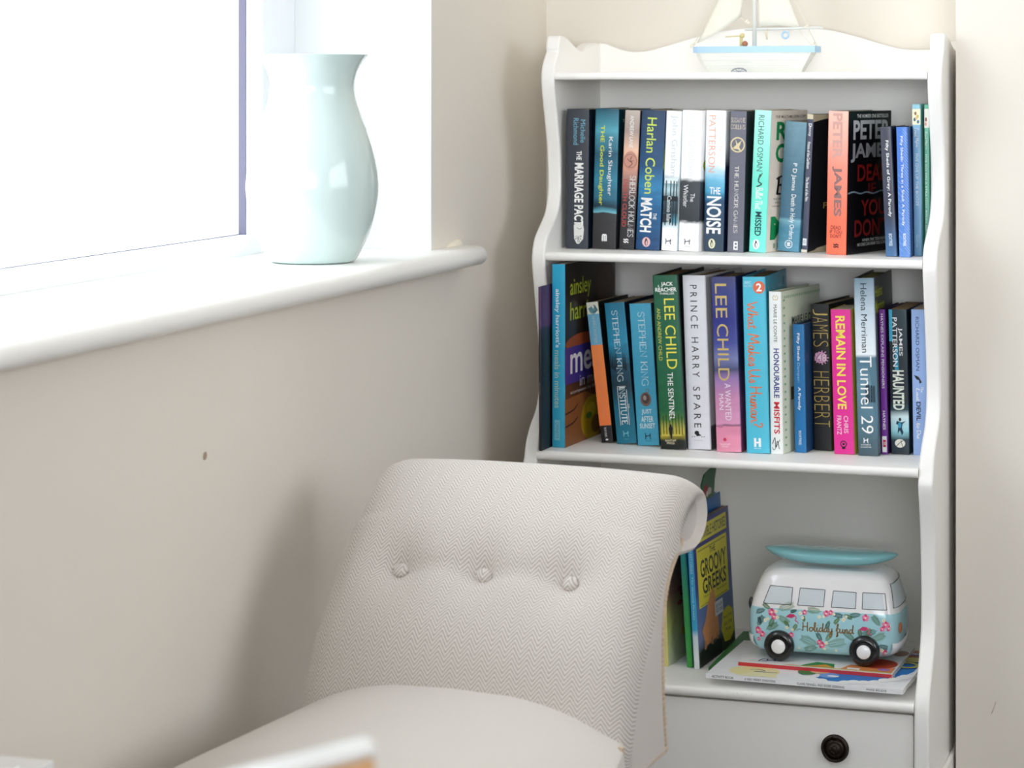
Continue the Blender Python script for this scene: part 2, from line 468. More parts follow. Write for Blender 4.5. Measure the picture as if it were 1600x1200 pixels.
# serif capitals: (strokes, advance), cap height 1; every stroke end on 0 or 1 gets a serif
SERIF = {
    'A': ([[(0.05, 0), (0.42, 1.0), (0.8, 0)], [(0.2, 0.36), (0.66, 0.36)]], 0.86),
    'B': ([[(0.12, 0), (0.12, 1)], [(0.12, 0.97), (0.48, 0.97), (0.58, 0.76), (0.46, 0.54), (0.12, 0.52)], [(0.46, 0.54), (0.66, 0.28), (0.48, 0.03), (0.12, 0.03)]], 0.76),
    'F': ([[(0.12, 0), (0.12, 1)], [(0.12, 0.97), (0.6, 0.97), (0.6, 0.82)], [(0.12, 0.52), (0.48, 0.52)]], 0.68),
    'C': ([[(0.78, 0.78), (0.6, 0.97), (0.35, 0.97), (0.1, 0.7), (0.1, 0.3), (0.35, 0.03), (0.6, 0.03), (0.78, 0.22)]], 0.86),
    'D': ([[(0.12, 0), (0.12, 1)], [(0.12, 0.97), (0.45, 0.97), (0.75, 0.7), (0.75, 0.3), (0.45, 0.03), (0.12, 0.03)]], 0.86),
    'E': ([[(0.12, 0), (0.12, 1)], [(0.12, 0.97), (0.6, 0.97), (0.6, 0.82)], [(0.12, 0.52), (0.48, 0.52)], [(0.12, 0.03), (0.63, 0.03), (0.63, 0.2)]], 0.72),
    'G': ([[(0.78, 0.8), (0.6, 0.97), (0.35, 0.97), (0.1, 0.7), (0.1, 0.3), (0.35, 0.03), (0.6, 0.03), (0.78, 0.15), (0.78, 0.42), (0.58, 0.42)]], 0.9),
    'H': ([[(0.12, 0), (0.12, 1)], [(0.72, 0), (0.72, 1)], [(0.12, 0.52), (0.72, 0.52)]], 0.86),
    'I': ([[(0.15, 0), (0.15, 1)]], 0.32),
    'J': ([[(0.35, 1), (0.35, 0.15), (0.2, 0.02), (0.05, 0.1)]], 0.5),
    'K': ([[(0.12, 0), (0.12, 1)], [(0.68, 1), (0.14, 0.42)], [(0.3, 0.55), (0.72, 0)]], 0.8),
    'L': ([[(0.12, 0), (0.12, 1)], [(0.12, 0.03), (0.6, 0.03), (0.6, 0.2)]], 0.68),
    'M': ([[(0.1, 0), (0.14, 1), (0.5, 0.1), (0.86, 1), (0.9, 0)]], 1.02),
    'N': ([[(0.12, 0), (0.12, 1), (0.72, 0), (0.72, 1)]], 0.86),
    'O': ([[(0.45, 0.98), (0.15, 0.8), (0.08, 0.5), (0.15, 0.2), (0.45, 0.02), (0.75, 0.2), (0.82, 0.5), (0.75, 0.8), (0.45, 0.98)]], 0.92),
    'P': ([[(0.12, 0), (0.12, 1)], [(0.12, 0.97), (0.5, 0.97), (0.64, 0.75), (0.5, 0.5), (0.12, 0.48)]], 0.72),
    'R': ([[(0.12, 0), (0.12, 1)], [(0.12, 0.97), (0.5, 0.97), (0.62, 0.76), (0.5, 0.53), (0.12, 0.51)], [(0.38, 0.51), (0.72, 0)]], 0.8),
    'S': ([[(0.56, 0.8), (0.48, 0.96), (0.28, 0.98), (0.1, 0.8), (0.16, 0.6), (0.46, 0.44), (0.58, 0.22), (0.42, 0.03), (0.22, 0.03), (0.08, 0.2)]], 0.66),
    'T': ([[(0.38, 0), (0.38, 1)], [(0.06, 0.82), (0.06, 0.97), (0.7, 0.97), (0.7, 0.82)]], 0.76),
    'U': ([[(0.12, 1), (0.12, 0.25), (0.28, 0.03), (0.56, 0.03), (0.7, 0.25), (0.7, 1)]], 0.84),
    'V': ([[(0.05, 1), (0.42, 0.0), (0.8, 1)]], 0.86),
    'W': ([[(0.05, 1), (0.3, 0), (0.55, 0.95), (0.8, 0), (1.05, 1)]], 1.1),
    'Y': ([[(0.05, 1), (0.4, 0.5), (0.75, 1)], [(0.4, 0.5), (0.4, 0)]], 0.8),
    'Z': ([[(0.08, 0.82), (0.08, 0.97), (0.66, 0.97), (0.06, 0.03), (0.68, 0.03), (0.68, 0.2)]], 0.76),
    ' ': ([], 0.42),
}
CURVED = set('CDGJOPRSUB')


def script_text(body, w=0.16):
    vs, fs, x = [], [], 0.0
    for ch in body:
        st, adv = SCRIPT[ch]
        for s in st:
            v, f = ribbon(catmull([(x + p[0], p[1], 0) for p in s], 5), w)
            o = len(vs); vs += v; fs += [tuple(i + o for i in q) for q in f]
        x += adv
    return vs, fs


def serif_text(body, w=0.1):
    vs, fs, x = [], [], 0.0

    def add(v, f):
        o = len(vs); vs.extend(v); fs.extend(tuple(i + o for i in q) for q in f)
    for ch in body:
        st, adv = SERIF[ch]
        for s in st:
            pts = [(x + p[0], p[1], 0) for p in s]
            if ch in CURVED and len(s) > 4:
                pts = catmull(pts, 4)
            upright = len(s) == 2 and abs(s[0][0] - s[1][0]) < 0.02
            add(*ribbon(pts, w * (1.15 if upright else 0.75)))
            if ch in 'NMUVWAKYXR' or upright:
                for e in (s[0], s[-1]):
                    if e[1] in (0, 1, 0.0, 1.0):
                        yy = 0.025 if e[1] == 0 else 0.975
                        add(*ribbon([(x + e[0] - 0.11, yy), (x + e[0] + 0.11, yy)], 0.05))
        x += adv
    return vs, fs


class Art:
    """Printed marks on one face of a thing, gathered into one thin mesh of inked shapes."""

    def __init__(self, fn):
        self.fn = fn          # fn(u, v, lift) -> local point
        self.items = []; self.n = 0

    def _m(self, col, rough=0.45, metal=0.0):
        return col if not isinstance(col, tuple) else paint(col, rough, 0, 0.4, metal)

    def raw(self, vs, fs, col):
        lift = 0.00022 + 0.00003 * self.n; self.n += 1
        xs = [p[0] for p in vs]; ys = [p[1] for p in vs]
        self.items.append(([self.fn(a, b, lift) for a, b in vs], list(fs), self._m(col), (min(xs), min(ys), max(xs), max(ys))))

    def fit(self, vs, fs, u0, v0, u1, v1, col, down=False):
        xs = [p[0] for p in vs]; ys = [p[1] for p in vs]
        x0, x1, y0, y1 = min(xs), max(xs), min(ys), max(ys)
        out = []
        for x, y in vs:
            a = (x - x0) / (x1 - x0); b = (y - y0) / (y1 - y0)
            out.append((u0 + (u1 - u0) * b, v1 + (v0 - v1) * a) if down else (u0 + (u1 - u0) * a, v0 + (v1 - v0) * b))
        self.raw(out, fs, col)

    def poly(self, pts, col):
        self.raw(pts, [tuple(range(len(pts)))], col)

    def disc(self, cu, cv, ru, rv, col, n=20):
        self.poly([(cu + ru * math.cos(2 * math.pi * k / n), cv + rv * math.sin(2 * math.pi * k / n)) for k in range(n)], col)

    def stroke(self, path, w, col, sm=True):
        p = catmull([(a, b, 0) for a, b in path], 5) if sm and len(path) > 2 else path
        self.raw(*ribbon(p, w), col)

    def build(self, name, parent):
        """One mesh per cluster of marks that lie near each other."""
        its = self.items; n = len(its)
        root = list(range(n))

        def find(a):
            while root[a] != a:
                a = root[a]
            return a
        for a in range(n):
            for b in range(a):
                A, B = its[a][3], its[b][3]
                g = [max(0.0, max(A[k], B[k]) - min(A[k + 2], B[k + 2])) for k in (0, 1)]
                if math.hypot(*g) < 0.016:
                    root[find(a)] = find(b)
        out = None
        for r in sorted(set(find(a) for a in range(n))):
            vs, fs, mi, mats = [], [], [], []
            for a in range(n):
                if find(a) != r:
                    continue
                iv, if_, m, _ = its[a]
                if m not in mats:
                    mats.append(m)
                o = len(vs); vs += iv
                for q in if_:
                    fs.append(tuple(i + o for i in q)); mi.append(mats.index(m))
            me = D.meshes.new(name); me.from_pydata([tuple(p) for p in vs], [], fs)
            for m in mats:
                me.materials.append(m)
            me.polygons.foreach_set('material_index', mi)
            out = link(D.objects.new(name, me), parent)
        return out


class Face:
    """Fraction coordinates on an Art face: a = 0 top .. 1 bottom, c = 0 left .. 1 right."""

    def __init__(self, art, w, h):
        self.A = art; self.w = w; self.h = h

    def box(self, a0, a1, c0, c1):
        return (c0 * self.w, (1 - a1) * self.h, c1 * self.w, (1 - a0) * self.h)

    def down(self, s, a0, a1, c0, c1, col, bold=0.0, shear=0.0):
        self.A.fit(*glyphs(s, bold, shear), *self.box(a0, a1, c0, c1), col, True)

    def across(self, s, a0, a1, c0, c1, col, bold=0.0, shear=0.0):
        self.A.fit(*glyphs(s, bold, shear), *self.box(a0, a1, c0, c1), col, False)

    def script(self, s, a0, a1, c0, c1, col, w=0.2, down=True):
        self.A.fit(*script_text(s, w), *self.box(a0, a1, c0, c1), col, down)

    def serif(self, s, a0, a1, c0, c1, col, w=0.12, down=True):
        self.A.fit(*serif_text(s, w), *self.box(a0, a1, c0, c1), col, down)

    def rect(self, a0, a1, c0, c1, col):
        u0, v0, u1, v1 = self.box(a0, a1, c0, c1)
        self.A.poly([(u0, v0), (u1, v0), (u1, v1), (u0, v1)], col)

    def oval(self, a, c, ra, rc, col, n=20):
        self.A.disc(c * self.w, (1 - a) * self.h, rc * self.w, ra * self.h, col, n)

    def poly(self, pts, col):
        self.A.poly([(c * self.w, (1 - a) * self.h) for a, c in pts], col)

    def stroke(self, pts, wd, col, sm=True):
        self.A.stroke([(c * self.w, (1 - a) * self.h) for a, c in pts], wd, col, sm)

    def ring(self, a, c, rad, wd, col):
        cu, cv = c * self.w, (1 - a) * self.h
        self.A.raw(*ribbon([(cu + rad * math.cos(2 * math.pi * k / 24), cv + rad * math.sin(2 * math.pi * k / 24)) for k in range(25)], wd), col)

    def penguin(self, a, c, ra, rc, back, ink=(0.02, 0.02, 0.02)):
        self.oval(a, c, ra, rc, back)
        self.oval(a + ra * 0.1, c, ra * 0.62, rc * 0.42, ink)
        self.oval(a + ra * 0.18, c + rc * 0.08, ra * 0.45, rc * 0.22, back)
        self.oval(a - ra * 0.55, c - rc * 0.05, ra * 0.2, rc * 0.24, ink)

    def leaping_h(self, a, c, ha, wc, col):
        t = 0.0011
        self.stroke([(a - ha, c - wc), (a, c - wc * 0.8), (a + ha, c - wc)], t, col)
        self.stroke([(a - ha * 0.9, c + wc), (a, c + wc * 0.75), (a + ha, c + wc)], t, col)
        self.stroke([(a + ha * 0.1, c - wc), (a - ha * 0.15, c), (a - ha * 0.3, c + wc * 1.2)], t, col)

    def pan(self, a, c, ha, wc, col):
        for k in (-1, 1):
            self.stroke([(a + k * ha * 0.6 - ha * 0.3, c - wc), (a + k * ha * 0.6 + ha * 0.3, c - wc * 0.3), (a + k * ha * 0.6 - ha * 0.3, c + wc * 0.2), (a + k * ha * 0.6 + ha * 0.3, c + wc)], 0.0016, col)


WH = rgb(246, 246, 244); INK = rgb(22, 22, 26); CREAM = rgb(240, 226, 190); GOLD = rgb(196, 168, 92)


# ------------------------------------------------------------------ room
def outline_mesh(name, boxes, mat):
    bm = bmesh.new()
    for b in boxes:
        box(bm, *b)
    return struct(mesh_obj(name, bm, mat))


XL = -1.076; YB = 3.522; XR = 2.25; YR = -1.75; ZC = 2.40
WY0, WY1, WZ0, WZ1 = 1.30, 3.007, 0.855, 2.22
outline_mesh('floor', [(XL - 0.3, XR + 0.3, YR - 0.3, YB + 0.25, -0.06, 0)], M_floor)
outline_mesh('ceiling', [(XL - 0.3, XR + 0.3, YR - 0.3, YB + 0.25, ZC, ZC + 0.06)], M_ceil)
wl = outline_mesh('wall_left', [(XL - 0.27, XL, YR, WY0, 0, ZC), (XL - 0.27, XL, WY1, YB, 0, ZC),
                                (XL - 0.27, XL, WY0, WY1, 0, WZ0), (XL - 0.27, XL, WY0, WY1, WZ1, ZC)], M_wall)
outline_mesh('wall_back', [(XL - 0.27, XR + 0.2, YB, YB + 0.2, 0, ZC)], M_wall)
outline_mesh('wall_chimney_breast', [(-0.4365, 1.05, 3.335, YB, 0, ZC)], M_wall)
RY0, RY1, RZ0, RZ1 = 0.05, 2.45, 0.95, 2.28
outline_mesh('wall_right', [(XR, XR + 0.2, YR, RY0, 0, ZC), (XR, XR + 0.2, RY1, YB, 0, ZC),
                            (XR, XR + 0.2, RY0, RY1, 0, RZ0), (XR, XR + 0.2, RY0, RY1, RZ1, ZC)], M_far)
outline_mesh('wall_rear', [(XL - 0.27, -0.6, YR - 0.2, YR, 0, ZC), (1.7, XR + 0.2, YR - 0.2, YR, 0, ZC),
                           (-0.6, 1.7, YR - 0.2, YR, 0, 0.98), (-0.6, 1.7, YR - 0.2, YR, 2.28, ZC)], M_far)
# reveal lining of the window opening (white)
bm = bmesh.new()
box(bm, XL - 0.195, XL + 0.0004, WY1 - 0.004, WY1 + 0.001, 0.875, WZ1)
box(bm, XL - 0.195, XL + 0.0004, WY0, WY0 + 0.004, 0.875, WZ1)
box(bm, XL - 0.195, XL + 0.0004, WY0, WY1, WZ1 - 0.004, WZ1 + 0.001)
struct(mesh_obj('trim_1', bm, M_reveal))
# skirting
bm = bmesh.new(); box(bm, XL, XL + 0.016, YR, YB, 0, 0.12); bevel(struct(mesh_obj('baseboard_left', bm, M_paint)), 0.004)
bm = bmesh.new(); box(bm, -0.435, 1.066, 3.319, 3.335, 0, 0.12); bevel(struct(mesh_obj('baseboard_breast', bm, M_paint)), 0.004)
# paint scuffs on the walls
bm = bmesh.new()
p = on_x(320, 712, XL)
n = 12
vs = [bm.verts.new((XL + 0.0006, p.y + 0.0055 * math.cos(2 * math.pi * k / n) * (0.7 + 0.3 * random.random()), p.z + 0.0042 * math.sin(2 * math.pi * k / n))) for k in range(n)]
bm.faces.new(vs)
mesh_obj('scuff_mark', bm, paint(rgb(176, 154, 132), 0.8), wl)
bm = bmesh.new()
q = [on_y(x, y, 3.3344) for x, y in ((1556, 1096), (1553, 1106), (1549, 1115))]
tube(bm, q, 0.0005, 5)
struct(mesh_obj('scuff_mark', bm, paint(rgb(190, 180, 170), 0.8)), 'thin grey scratch on the cream chimney breast')

# ------------------------------------------------------------------ window on the left wall
win = struct(empty('window_1', (XL - 0.19, WY1, WZ0)))


def wpart(name, boxes, mat, bv=0.0):
    bm = bmesh.new()
    for x0, x1, y0, y1, z0, z1 in boxes:
        box(bm, x0 - (XL - 0.19), x1 - (XL - 0.19), y0 - WY1, y1 - WY1, z0 - WZ0, z1 - WZ0)
    o = mesh_obj(name, bm, mat, win)
    if bv:
        bevel(o, bv)
    return o


FX = XL - 0.192
wpart('frame', [(FX - 0.07, FX, WY1 - 0.115, WY1 - 0.003, 0.86, WZ1 - 0.004), (FX - 0.07, FX, WY0 + 0.004, WY0 + 0.11, 0.86, WZ1 - 0.004),
                (FX - 0.07, FX, WY0 + 0.11, WY1 - 0.115, 0.86, 0.904), (FX - 0.07, FX, WY0 + 0.11, WY1 - 0.115, WZ1 - 0.1, WZ1 - 0.004)], M_upvc, 0.004)
wpart('gasket', [(FX - 0.0315, FX - 0.022, WY1 - 0.1175, WY1 - 0.115, 0.904, WZ1 - 0.1),
                 (FX - 0.0315, FX - 0.028, WY0 + 0.11, WY1 - 0.1175, 0.904, 0.9048)], M_gasket)
mg, tg, bgs = new_mat('window_glass')
tr = tg.nodes.new('ShaderNodeBsdfTransparent'); gl = tg.nodes.new('ShaderNodeBsdfGlossy'); gl.inputs['Roughness'].default_value = 0.02
fr = tg.nodes.new('ShaderNodeFresnel'); fr.inputs[0].default_value = 1.3
mx = tg.nodes.new('ShaderNodeMixShader')
geo = tg.nodes.new('ShaderNodeNewGeometry'); inv = tg.nodes.new('ShaderNodeMath'); inv.operation = 'SUBTRACT'; inv.inputs[0].default_value = 1.0
tg.links.new(geo.outputs['Backfacing'], inv.inputs[1])
fm = tg.nodes.new('ShaderNodeMath'); fm.operation = 'MULTIPLY'; tg.links.new(fr.outputs[0], fm.inputs[0]); tg.links.new(inv.outputs[0], fm.inputs[1])
tg.links.new(fm.outputs[0], mx.inputs[0]); tg.links.new(tr.outputs[0], mx.inputs[1]); tg.links.new(gl.outputs[0], mx.inputs[2])
tg.links.new(mx.outputs[0], tg.nodes['Material Output'].inputs[0])
wpart('pane', [(FX - 0.036, FX - 0.032, WY0 + 0.1, WY1 - 0.11, 0.895, WZ1 - 0.09)], mg)
# sill board with a rounded nose that runs past the opening as a horn
bm = bmesh.new()
TH = 0.026; SZ = 0.881; NX = XL + 0.042
prof = [(FX - 0.01, SZ - TH)]
rr = TH / 2
for k in range(9):
    a = -math.pi / 2 + math.pi * k / 8
    prof.append((NX - rr + rr * math.cos(a), SZ - rr + rr * math.sin(a)))
prof.append((FX - 0.01, SZ))
prism(bm, [(x - (XL - 0.19), z - WZ0) for x, z in prof], lambda p, t: (p[0], (WY0 - WY1 + 0.0) if t == 0 else -0.0045, p[1]))
# horn
hp = [(x, z) for x, z in prof[1:-1]]
hprof = [(XL + 0.0005, SZ - TH)] + hp + [(XL + 0.0005, SZ)]
L0, L1 = -0.0045, 0.117
rings = []
for y, sh in ((L0, 0), (L1 - 0.013, 0), (L1 - 0.007, 0.0025), (L1 - 0.003, 0.006), (L1, 0.0125)):
    ring = []
    for x, z in hprof:
        cz = SZ - rr
        zz = cz + (z - cz) * (1 - sh / rr)
        xx = x if x < XL + 0.01 else x - sh
        ring.append(bm.verts.new((xx - (XL - 0.19), y, zz - WZ0)))
    rings.append(ring)
for A, B in zip(rings, rings[1:]):
    for k in range(len(A)):
        bm.faces.new((A[k], A[(k + 1) % len(A)], B[(k + 1) % len(A)], B[k]))
bm.faces.new(rings[-1]); bm.faces.new(rings[0])
bmesh.ops.recalc_face_normals(bm, faces=bm.faces[:])
smooth_by_angle(mesh_obj('sill', bm, M_paint, win), 50)
# blob of filler where the horn meets the wall
bm = bmesh.new()
c = on_x(708, 386, XL + 0.002)
bmesh.ops.create_uvsphere(bm, u_segments=12, v_segments=8, radius=1)
for v in bm.verts:
    v.co = Vector((0.003 * v.co.x + XL + 0.001 - (XL - 0.19), 0.034 * v.co.y + c.y - WY1 + 0.008, 0.0075 * v.co.z * (1 + 0.5 * v.co.y) + SZ - WZ0))
mesh_obj('filler', bm, wall_mat('filler', rgb(240, 232, 214)), win, True)

# ------------------------------------------------------------------ bookcase
XI0, XI1 = -0.987, -0.4658          # inner faces of the two sides
TP = 0.0195
BY = 3.508                           # face of the back board
bc = tag(empty('bookcase', (XI0, 3.148, 0)), 'white painted bookcase with scalloped sides and a wavy top standing in the alcove', 'bookcase')
OB = Vector((XI0, 3.148, 0))


def bpart(name, bm, mat, parent=None):
    off = OB
    for v in bm.verts:
        v.co -= off
    return mesh_obj(name, bm, mat, parent or bc)


# front edge profile (y, z) of a side panel, read off the silhouette of the left side
sil = [(853, 80), (847, 100), (845, 122), (846, 145), (850, 185), (854, 230), (855.5, 270), (855, 300), (851, 330), (842, 352), (834, 372), (830.5, 395),
       (830.5, 415), (833, 445), (836, 480), (839, 515), (841, 550), (842, 580), (841, 612), (836, 640), (827, 665), (821, 690), (818.5, 712)]
front = [(on_x(x, y, XI0 - TP).y, on_x(x, y, XI0 - TP).z) for x, y in sil]
low = [(1434, 760), (1436, 800), (1438, 850), (1439, 920), (1438.5, 980), (1436, 1020), (1432, 1060), (1428.5, 1100), (1428, 1150), (1428, 1200)]
front += [(on_x(x, y, XI1).y, on_x(x, y, XI1).z) for x, y in low]
front.append((front[-1][0], 0.06)); front.append((front[-1][0], 0.0))
front = [(p.x, p.y) for p in catmull([(a, b, 0) for a, b in front], 3)]
tops = [(876, 56), (883, 56.5), (889, 61), (897, 70), (905, 77), (911, 80), (917, 75), (924, 69), (931, 67)]
top = [(on_x(x, y, XI0).y, on_x(x, y, XI0).z) for x, y in tops]
top.append((BY + 0.008, top[-1][1]))
top = [(p.x, p.y) for p in catmull([(a, b, 0) for a, b in top], 3)]
head = [(3.2893, 1.149), (3.2918, 1.1565), (3.2955, 1.1625)]
side_outline = [(BY + 0.008, 0.0)] + top[::-1] + head[::-1] + front
for x0, x1 in ((XI0 - TP, XI0), (XI1, XI1 + TP)):
    bm = bmesh.new()
    prism(bm, side_outline, lambda p, t, a=x0, b=x1: (a if t == 0 else b, p[0], p[1]))
    o = bpart('side_panel', bm, M_paint)
    bevel(o, 0.0065, 4, 60)
    smooth_by_angle(o, 50)


def shelf_board(name, yf, z0, z1):
    bm = bmesh.new()
    r = (z1 - z0) / 2
    pts = [(BY, z0)]
    for k in range(9):
        a = -math.pi / 2 - math.pi * k / 8
        pts.append((yf + r * 0.8 + r * 0.8 * math.cos(a), z0 + r + r * math.sin(a)))
    pts.append((BY, z1))
    prism(bm, pts, lambda p, t: (XI0 + 0.0002 if t == 0 else XI1 - 0.0002, p[0], p[1]))
    o = bpart(name, bm, M_paint)
    smooth_by_angle(o, 50)


ZS = {'top': (1.1048, 1.1152), 'upper': (0.8540, 0.866), 'middle': (0.5838, 0.5965), 'lower': (0.2845, 0.298)}
shelf_board('shelf', 3.266, *ZS['top'])
shelf_board('shelf', 3.223, *ZS['upper'])
shelf_board('shelf', 3.184, *ZS['middle'])
shelf_board('shelf', 3.148, *ZS['lower'])
# back board with a wavy crest
cx = (XI0 + XI1) / 2
crest_px = [(939, 68), (948, 69), (962, 75), (985, 81), (1008, 80.5), (1035, 74), (1065, 65), (1090, 58), (1130, 49), (1175, 44), (1212, 42.5),
            (1250, 43.5), (1285, 46), (1310, 50), (1340, 58), (1370, 67), (1400, 75.5), (1425, 78.5), (1445, 78)]
crest = [on_y(x, y, BY) for x, y in crest_px]
cr = [(p.x, p.y) for p in catmull([(XI0 - 0.004, crest[0].z, 0)] + [(p.x, p.z, 0) for p in crest if p.x < XI1 - 0.004] + [(XI1 + 0.004, crest[-1].z, 0)], 4)]
bm = bmesh.new()
prism(bm, [(XI1 + 0.004, 0.02), (XI0 - 0.004, 0.02)] + cr, lambda p, t: (p[0], BY if t == 0 else BY + 0.009, p[1]))
smooth_by_angle(bpart('back_board', bm, M_paint), 50)
# drawer under the lowest shelf
DY = 3.156
bm = bmesh.new(); box(bm, XI0 + 0.002, XI1 - 0.002, DY, DY + 0.018, 0.172, 0.2815)
dr = bpart('drawer', bm, M_paint); bevel(dr, 0.002, 2)
for v in dr.data.vertices:
    pass
bm = bmesh.new(); box(bm, XI0, XI1, DY + 0.004, DY + 0.024, 0.0, 0.168)
bpart('plinth', bm, M_paint)
bm = bmesh.new()
box(bm, XI1 + TP, XI1 + TP + 0.006, 3.215, BY, 0.150, 0.187); bevel(bpart('side_rail', bm, M_paint), 0.003)
# knob: turned bronze rosette with a drop ring
k = on_y(1305, 1169, DY)
M_bronze = paint(rgb(52, 44, 38), 0.42, 0.0, 0.5, 0.75)
bm = bmesh.new()
lathe(bm, [(0.0, 0.0), (0.0182, 0.0), (0.0185, 0.0022), (0.0165, 0.0042), (0.0142, 0.0030), (0.0128, 0.0034), (0.0115, 0.0056), (0.009, 0.0064), (0.0078, 0.0058),
           (0.0062, 0.0078), (0.003, 0.0092), (0.0, 0.0094)], 40, tuple(k - OB - Vector((0, 0.0, 0))), 0, '-Y')
for i in range(8):
    a = 2 * math.pi * i / 8
    bmesh.ops.create_uvsphere(bm, u_segments=8, v_segments=6, radius=0.0014,
                              matrix=Matrix.Translation(k - OB + Vector((0.0046 * math.cos(a), -0.0082, 0.0046 * math.sin(a)))))
kn = mesh_obj('knob', bm, M_bronze, dr, True)
bm = bmesh.new()
tube(bm, [k - OB + Vector((0.0156 * math.sin(2 * math.pi * i / 40), -0.0052, 0.0156 * math.cos(2 * math.pi * i / 40))) for i in range(40)], 0.0016, 8, None, True)
box(bm, k.x - OB.x - 0.003, k.x - OB.x + 0.003, k.y - OB.y - 0.0075, k.y - OB.y - 0.001, k.z + 0.0125, k.z + 0.018)
mesh_obj('drop_ring', bm, M_bronze, dr, True)
# chips in the paint on the lowest shelf's nose
bm = bmesh.new()
for px, py in ((1146, 1083), (1152, 1083), (1166, 1085), (1175, 1085)):
    c = on_z(px, py, 0.2982)
    bmesh.ops.create_circle(bm, cap_ends=True, radius=0.0009, segments=7, matrix=Matrix.Translation(c))
bpart('paint_chip', bm, paint(rgb(70, 62, 54), 0.8))


# ------------------------------------------------------------------ books
def book(kind, label, bl, br, tl, zs, spine, cover, group, rz=-4.0, depth=0.128, hard=False, pages=None, inset=None):
    """A standing book with its spine to the room. bl/br/tl: survey points of the spine's bottom corners and top left corner."""
    P = on_z(bl[0], bl[1], zs)
    d = (CZ - zs) * F / (bl[1] - HOR)
    rzr = R(rz)
    cx_, sx_ = math.cos(rzr), math.sin(rzr)
    # width from the right bottom corner's column
    Fw = Vector((-math.sin(YAW), math.cos(YAW))); Rw = Vector((math.cos(YAW), math.sin(YAW)))
    e = Vector((cx_, sx_)); p2 = Vector((P.x, P.y)); u = (br[0] - 800) / F
    w = (u * p2.dot(Fw) - p2.dot(Rw)) / (e.dot(Rw) - u * e.dot(Fw))
    kx = e.dot(Rw) - ((bl[0] - 800) / F) * e.dot(Fw)
    h = (bl[1] - tl[1]) / F * d
    lean = math.atan2((tl[0] - bl[0]) / kx, (bl[1] - tl[1]))
    h = h / math.cos(lean)
    w *= math.cos(lean)
    root = empty(kind, (P.x, P.y, zs + 0.0003 + max(0.0, w * math.sin(lean))))
    root.rotation_euler = (Matrix.Rotation(rzr, 4, 'Z') @ Matrix.Rotation(lean, 4, 'Y')).to_euler()
    tag(root, label, 'book', group)
    tb = 0.0024 if hard else 0.0006
    ins = (0.003 if hard else 0.0004)
    D_ = depth
    # cover: spine with softly rounded edges and two boards
    bm = bmesh.new()
    r = min(0.0022 if hard else 0.0012, w * 0.2)
    outer = [(0, D_), (0, r)] + [(r - r * math.cos(a), r - r * math.sin(a)) for a in (R(30), R(60))] + [(r, 0), (w - r, 0)] + \
            [(w - r + r * math.sin(a), r - r * math.cos(a)) for a in (R(30), R(60))] + [(w, r), (w, D_)]
    inner = [(w - tb, D_), (w - tb, r + tb), (tb, r + tb), (tb, D_)]
    pts = outer + inner
    prism(bm, pts, lambda p, t: (p[0], p[1], 0 if t == 0 else h))
    bm.normal_update()
    for f in bm.faces:
        c = f.calc_center_median(); nn = f.normal
        if c.y < r * 1.01 and nn.y < -0.2:
            f.material_index = 0
        elif nn.x > 0.8 and c.x > w * 0.9:
            f.material_index = 1
        else:
            f.material_index = 2
    cov = mesh_obj('cover', bm, [spine, cover, cover], root)
    smooth_by_angle(cov, 35)
    bm = bmesh.new(); box(bm, tb + 0.0001, w - tb - 0.0001, r + tb + 0.0002, D_ - ins, 0.0004 if not hard else 0.003, h - (ins if hard else 0.0007))
    mesh_obj('page_block', bm, pages or PAGE_A, root)
    sp = Art(lambda a, b, l: Vector((a, -l, b)))
    ca = Art(lambda a, b, l: Vector((w + l, a, b)))
    S = Face(sp, w, h); C = Face(ca, D_, h)
    root['_w'] = w
    return root, S, C


def done(b):
    root, S, C = b
    S.A.build('spine_lettering', root)
    C.A.build('cover_lettering', root)
    del root['_w']


ZU, ZM, ZL = ZS['upper'][1], ZS['middle'][1], ZS['lower'][1]
GU = 'books standing on the upper shelf'
GM = 'books standing on the middle shelf'
GL = 'books standing on the lowest shelf'


def flat(name, c, rough=0.4):
    return ramp_mat(name, [(0, c), (1, c)], noise=0.03, scale=8, rough=rough)


# --- upper shelf
slate = flat('slate', rgb(52, 56, 66))
b = book('paperback_book', 'slate-black paperback with white capitals and a white luggage tag, first from left on upper shelf', (884, 388.5), (918.5, 388.5), (886, 171), ZU, slate, flat('navy', rgb(14, 28, 42)), GU, -2.00, 0.128)
_, S, C = b
S.down('Richmond', .065, .255, .30, .53, rgb(110, 176, 200)); S.down('Michelle', .075, .24, .62, .84, rgb(110, 176, 200))
S.down('THE', .30, .365, .45, .68, WH, .02); S.down('MARRIAGE PACT', .385, .835, .37, .78, WH, .03)
S.poly([(.83, .36), (.815, .5), (.83, .78), (.86, .82), (.93, .78), (.965, .6), (.965, .5), (.93, .38)], rgb(226, 226, 222))
S.down('THE', .905, .935, .42, .7, INK); S.ring(.945, .58, .0016, .0006, INK)
S.stroke([(.85, .5), (.86, .62), (.85, .72)], .0006, INK)
done(b)

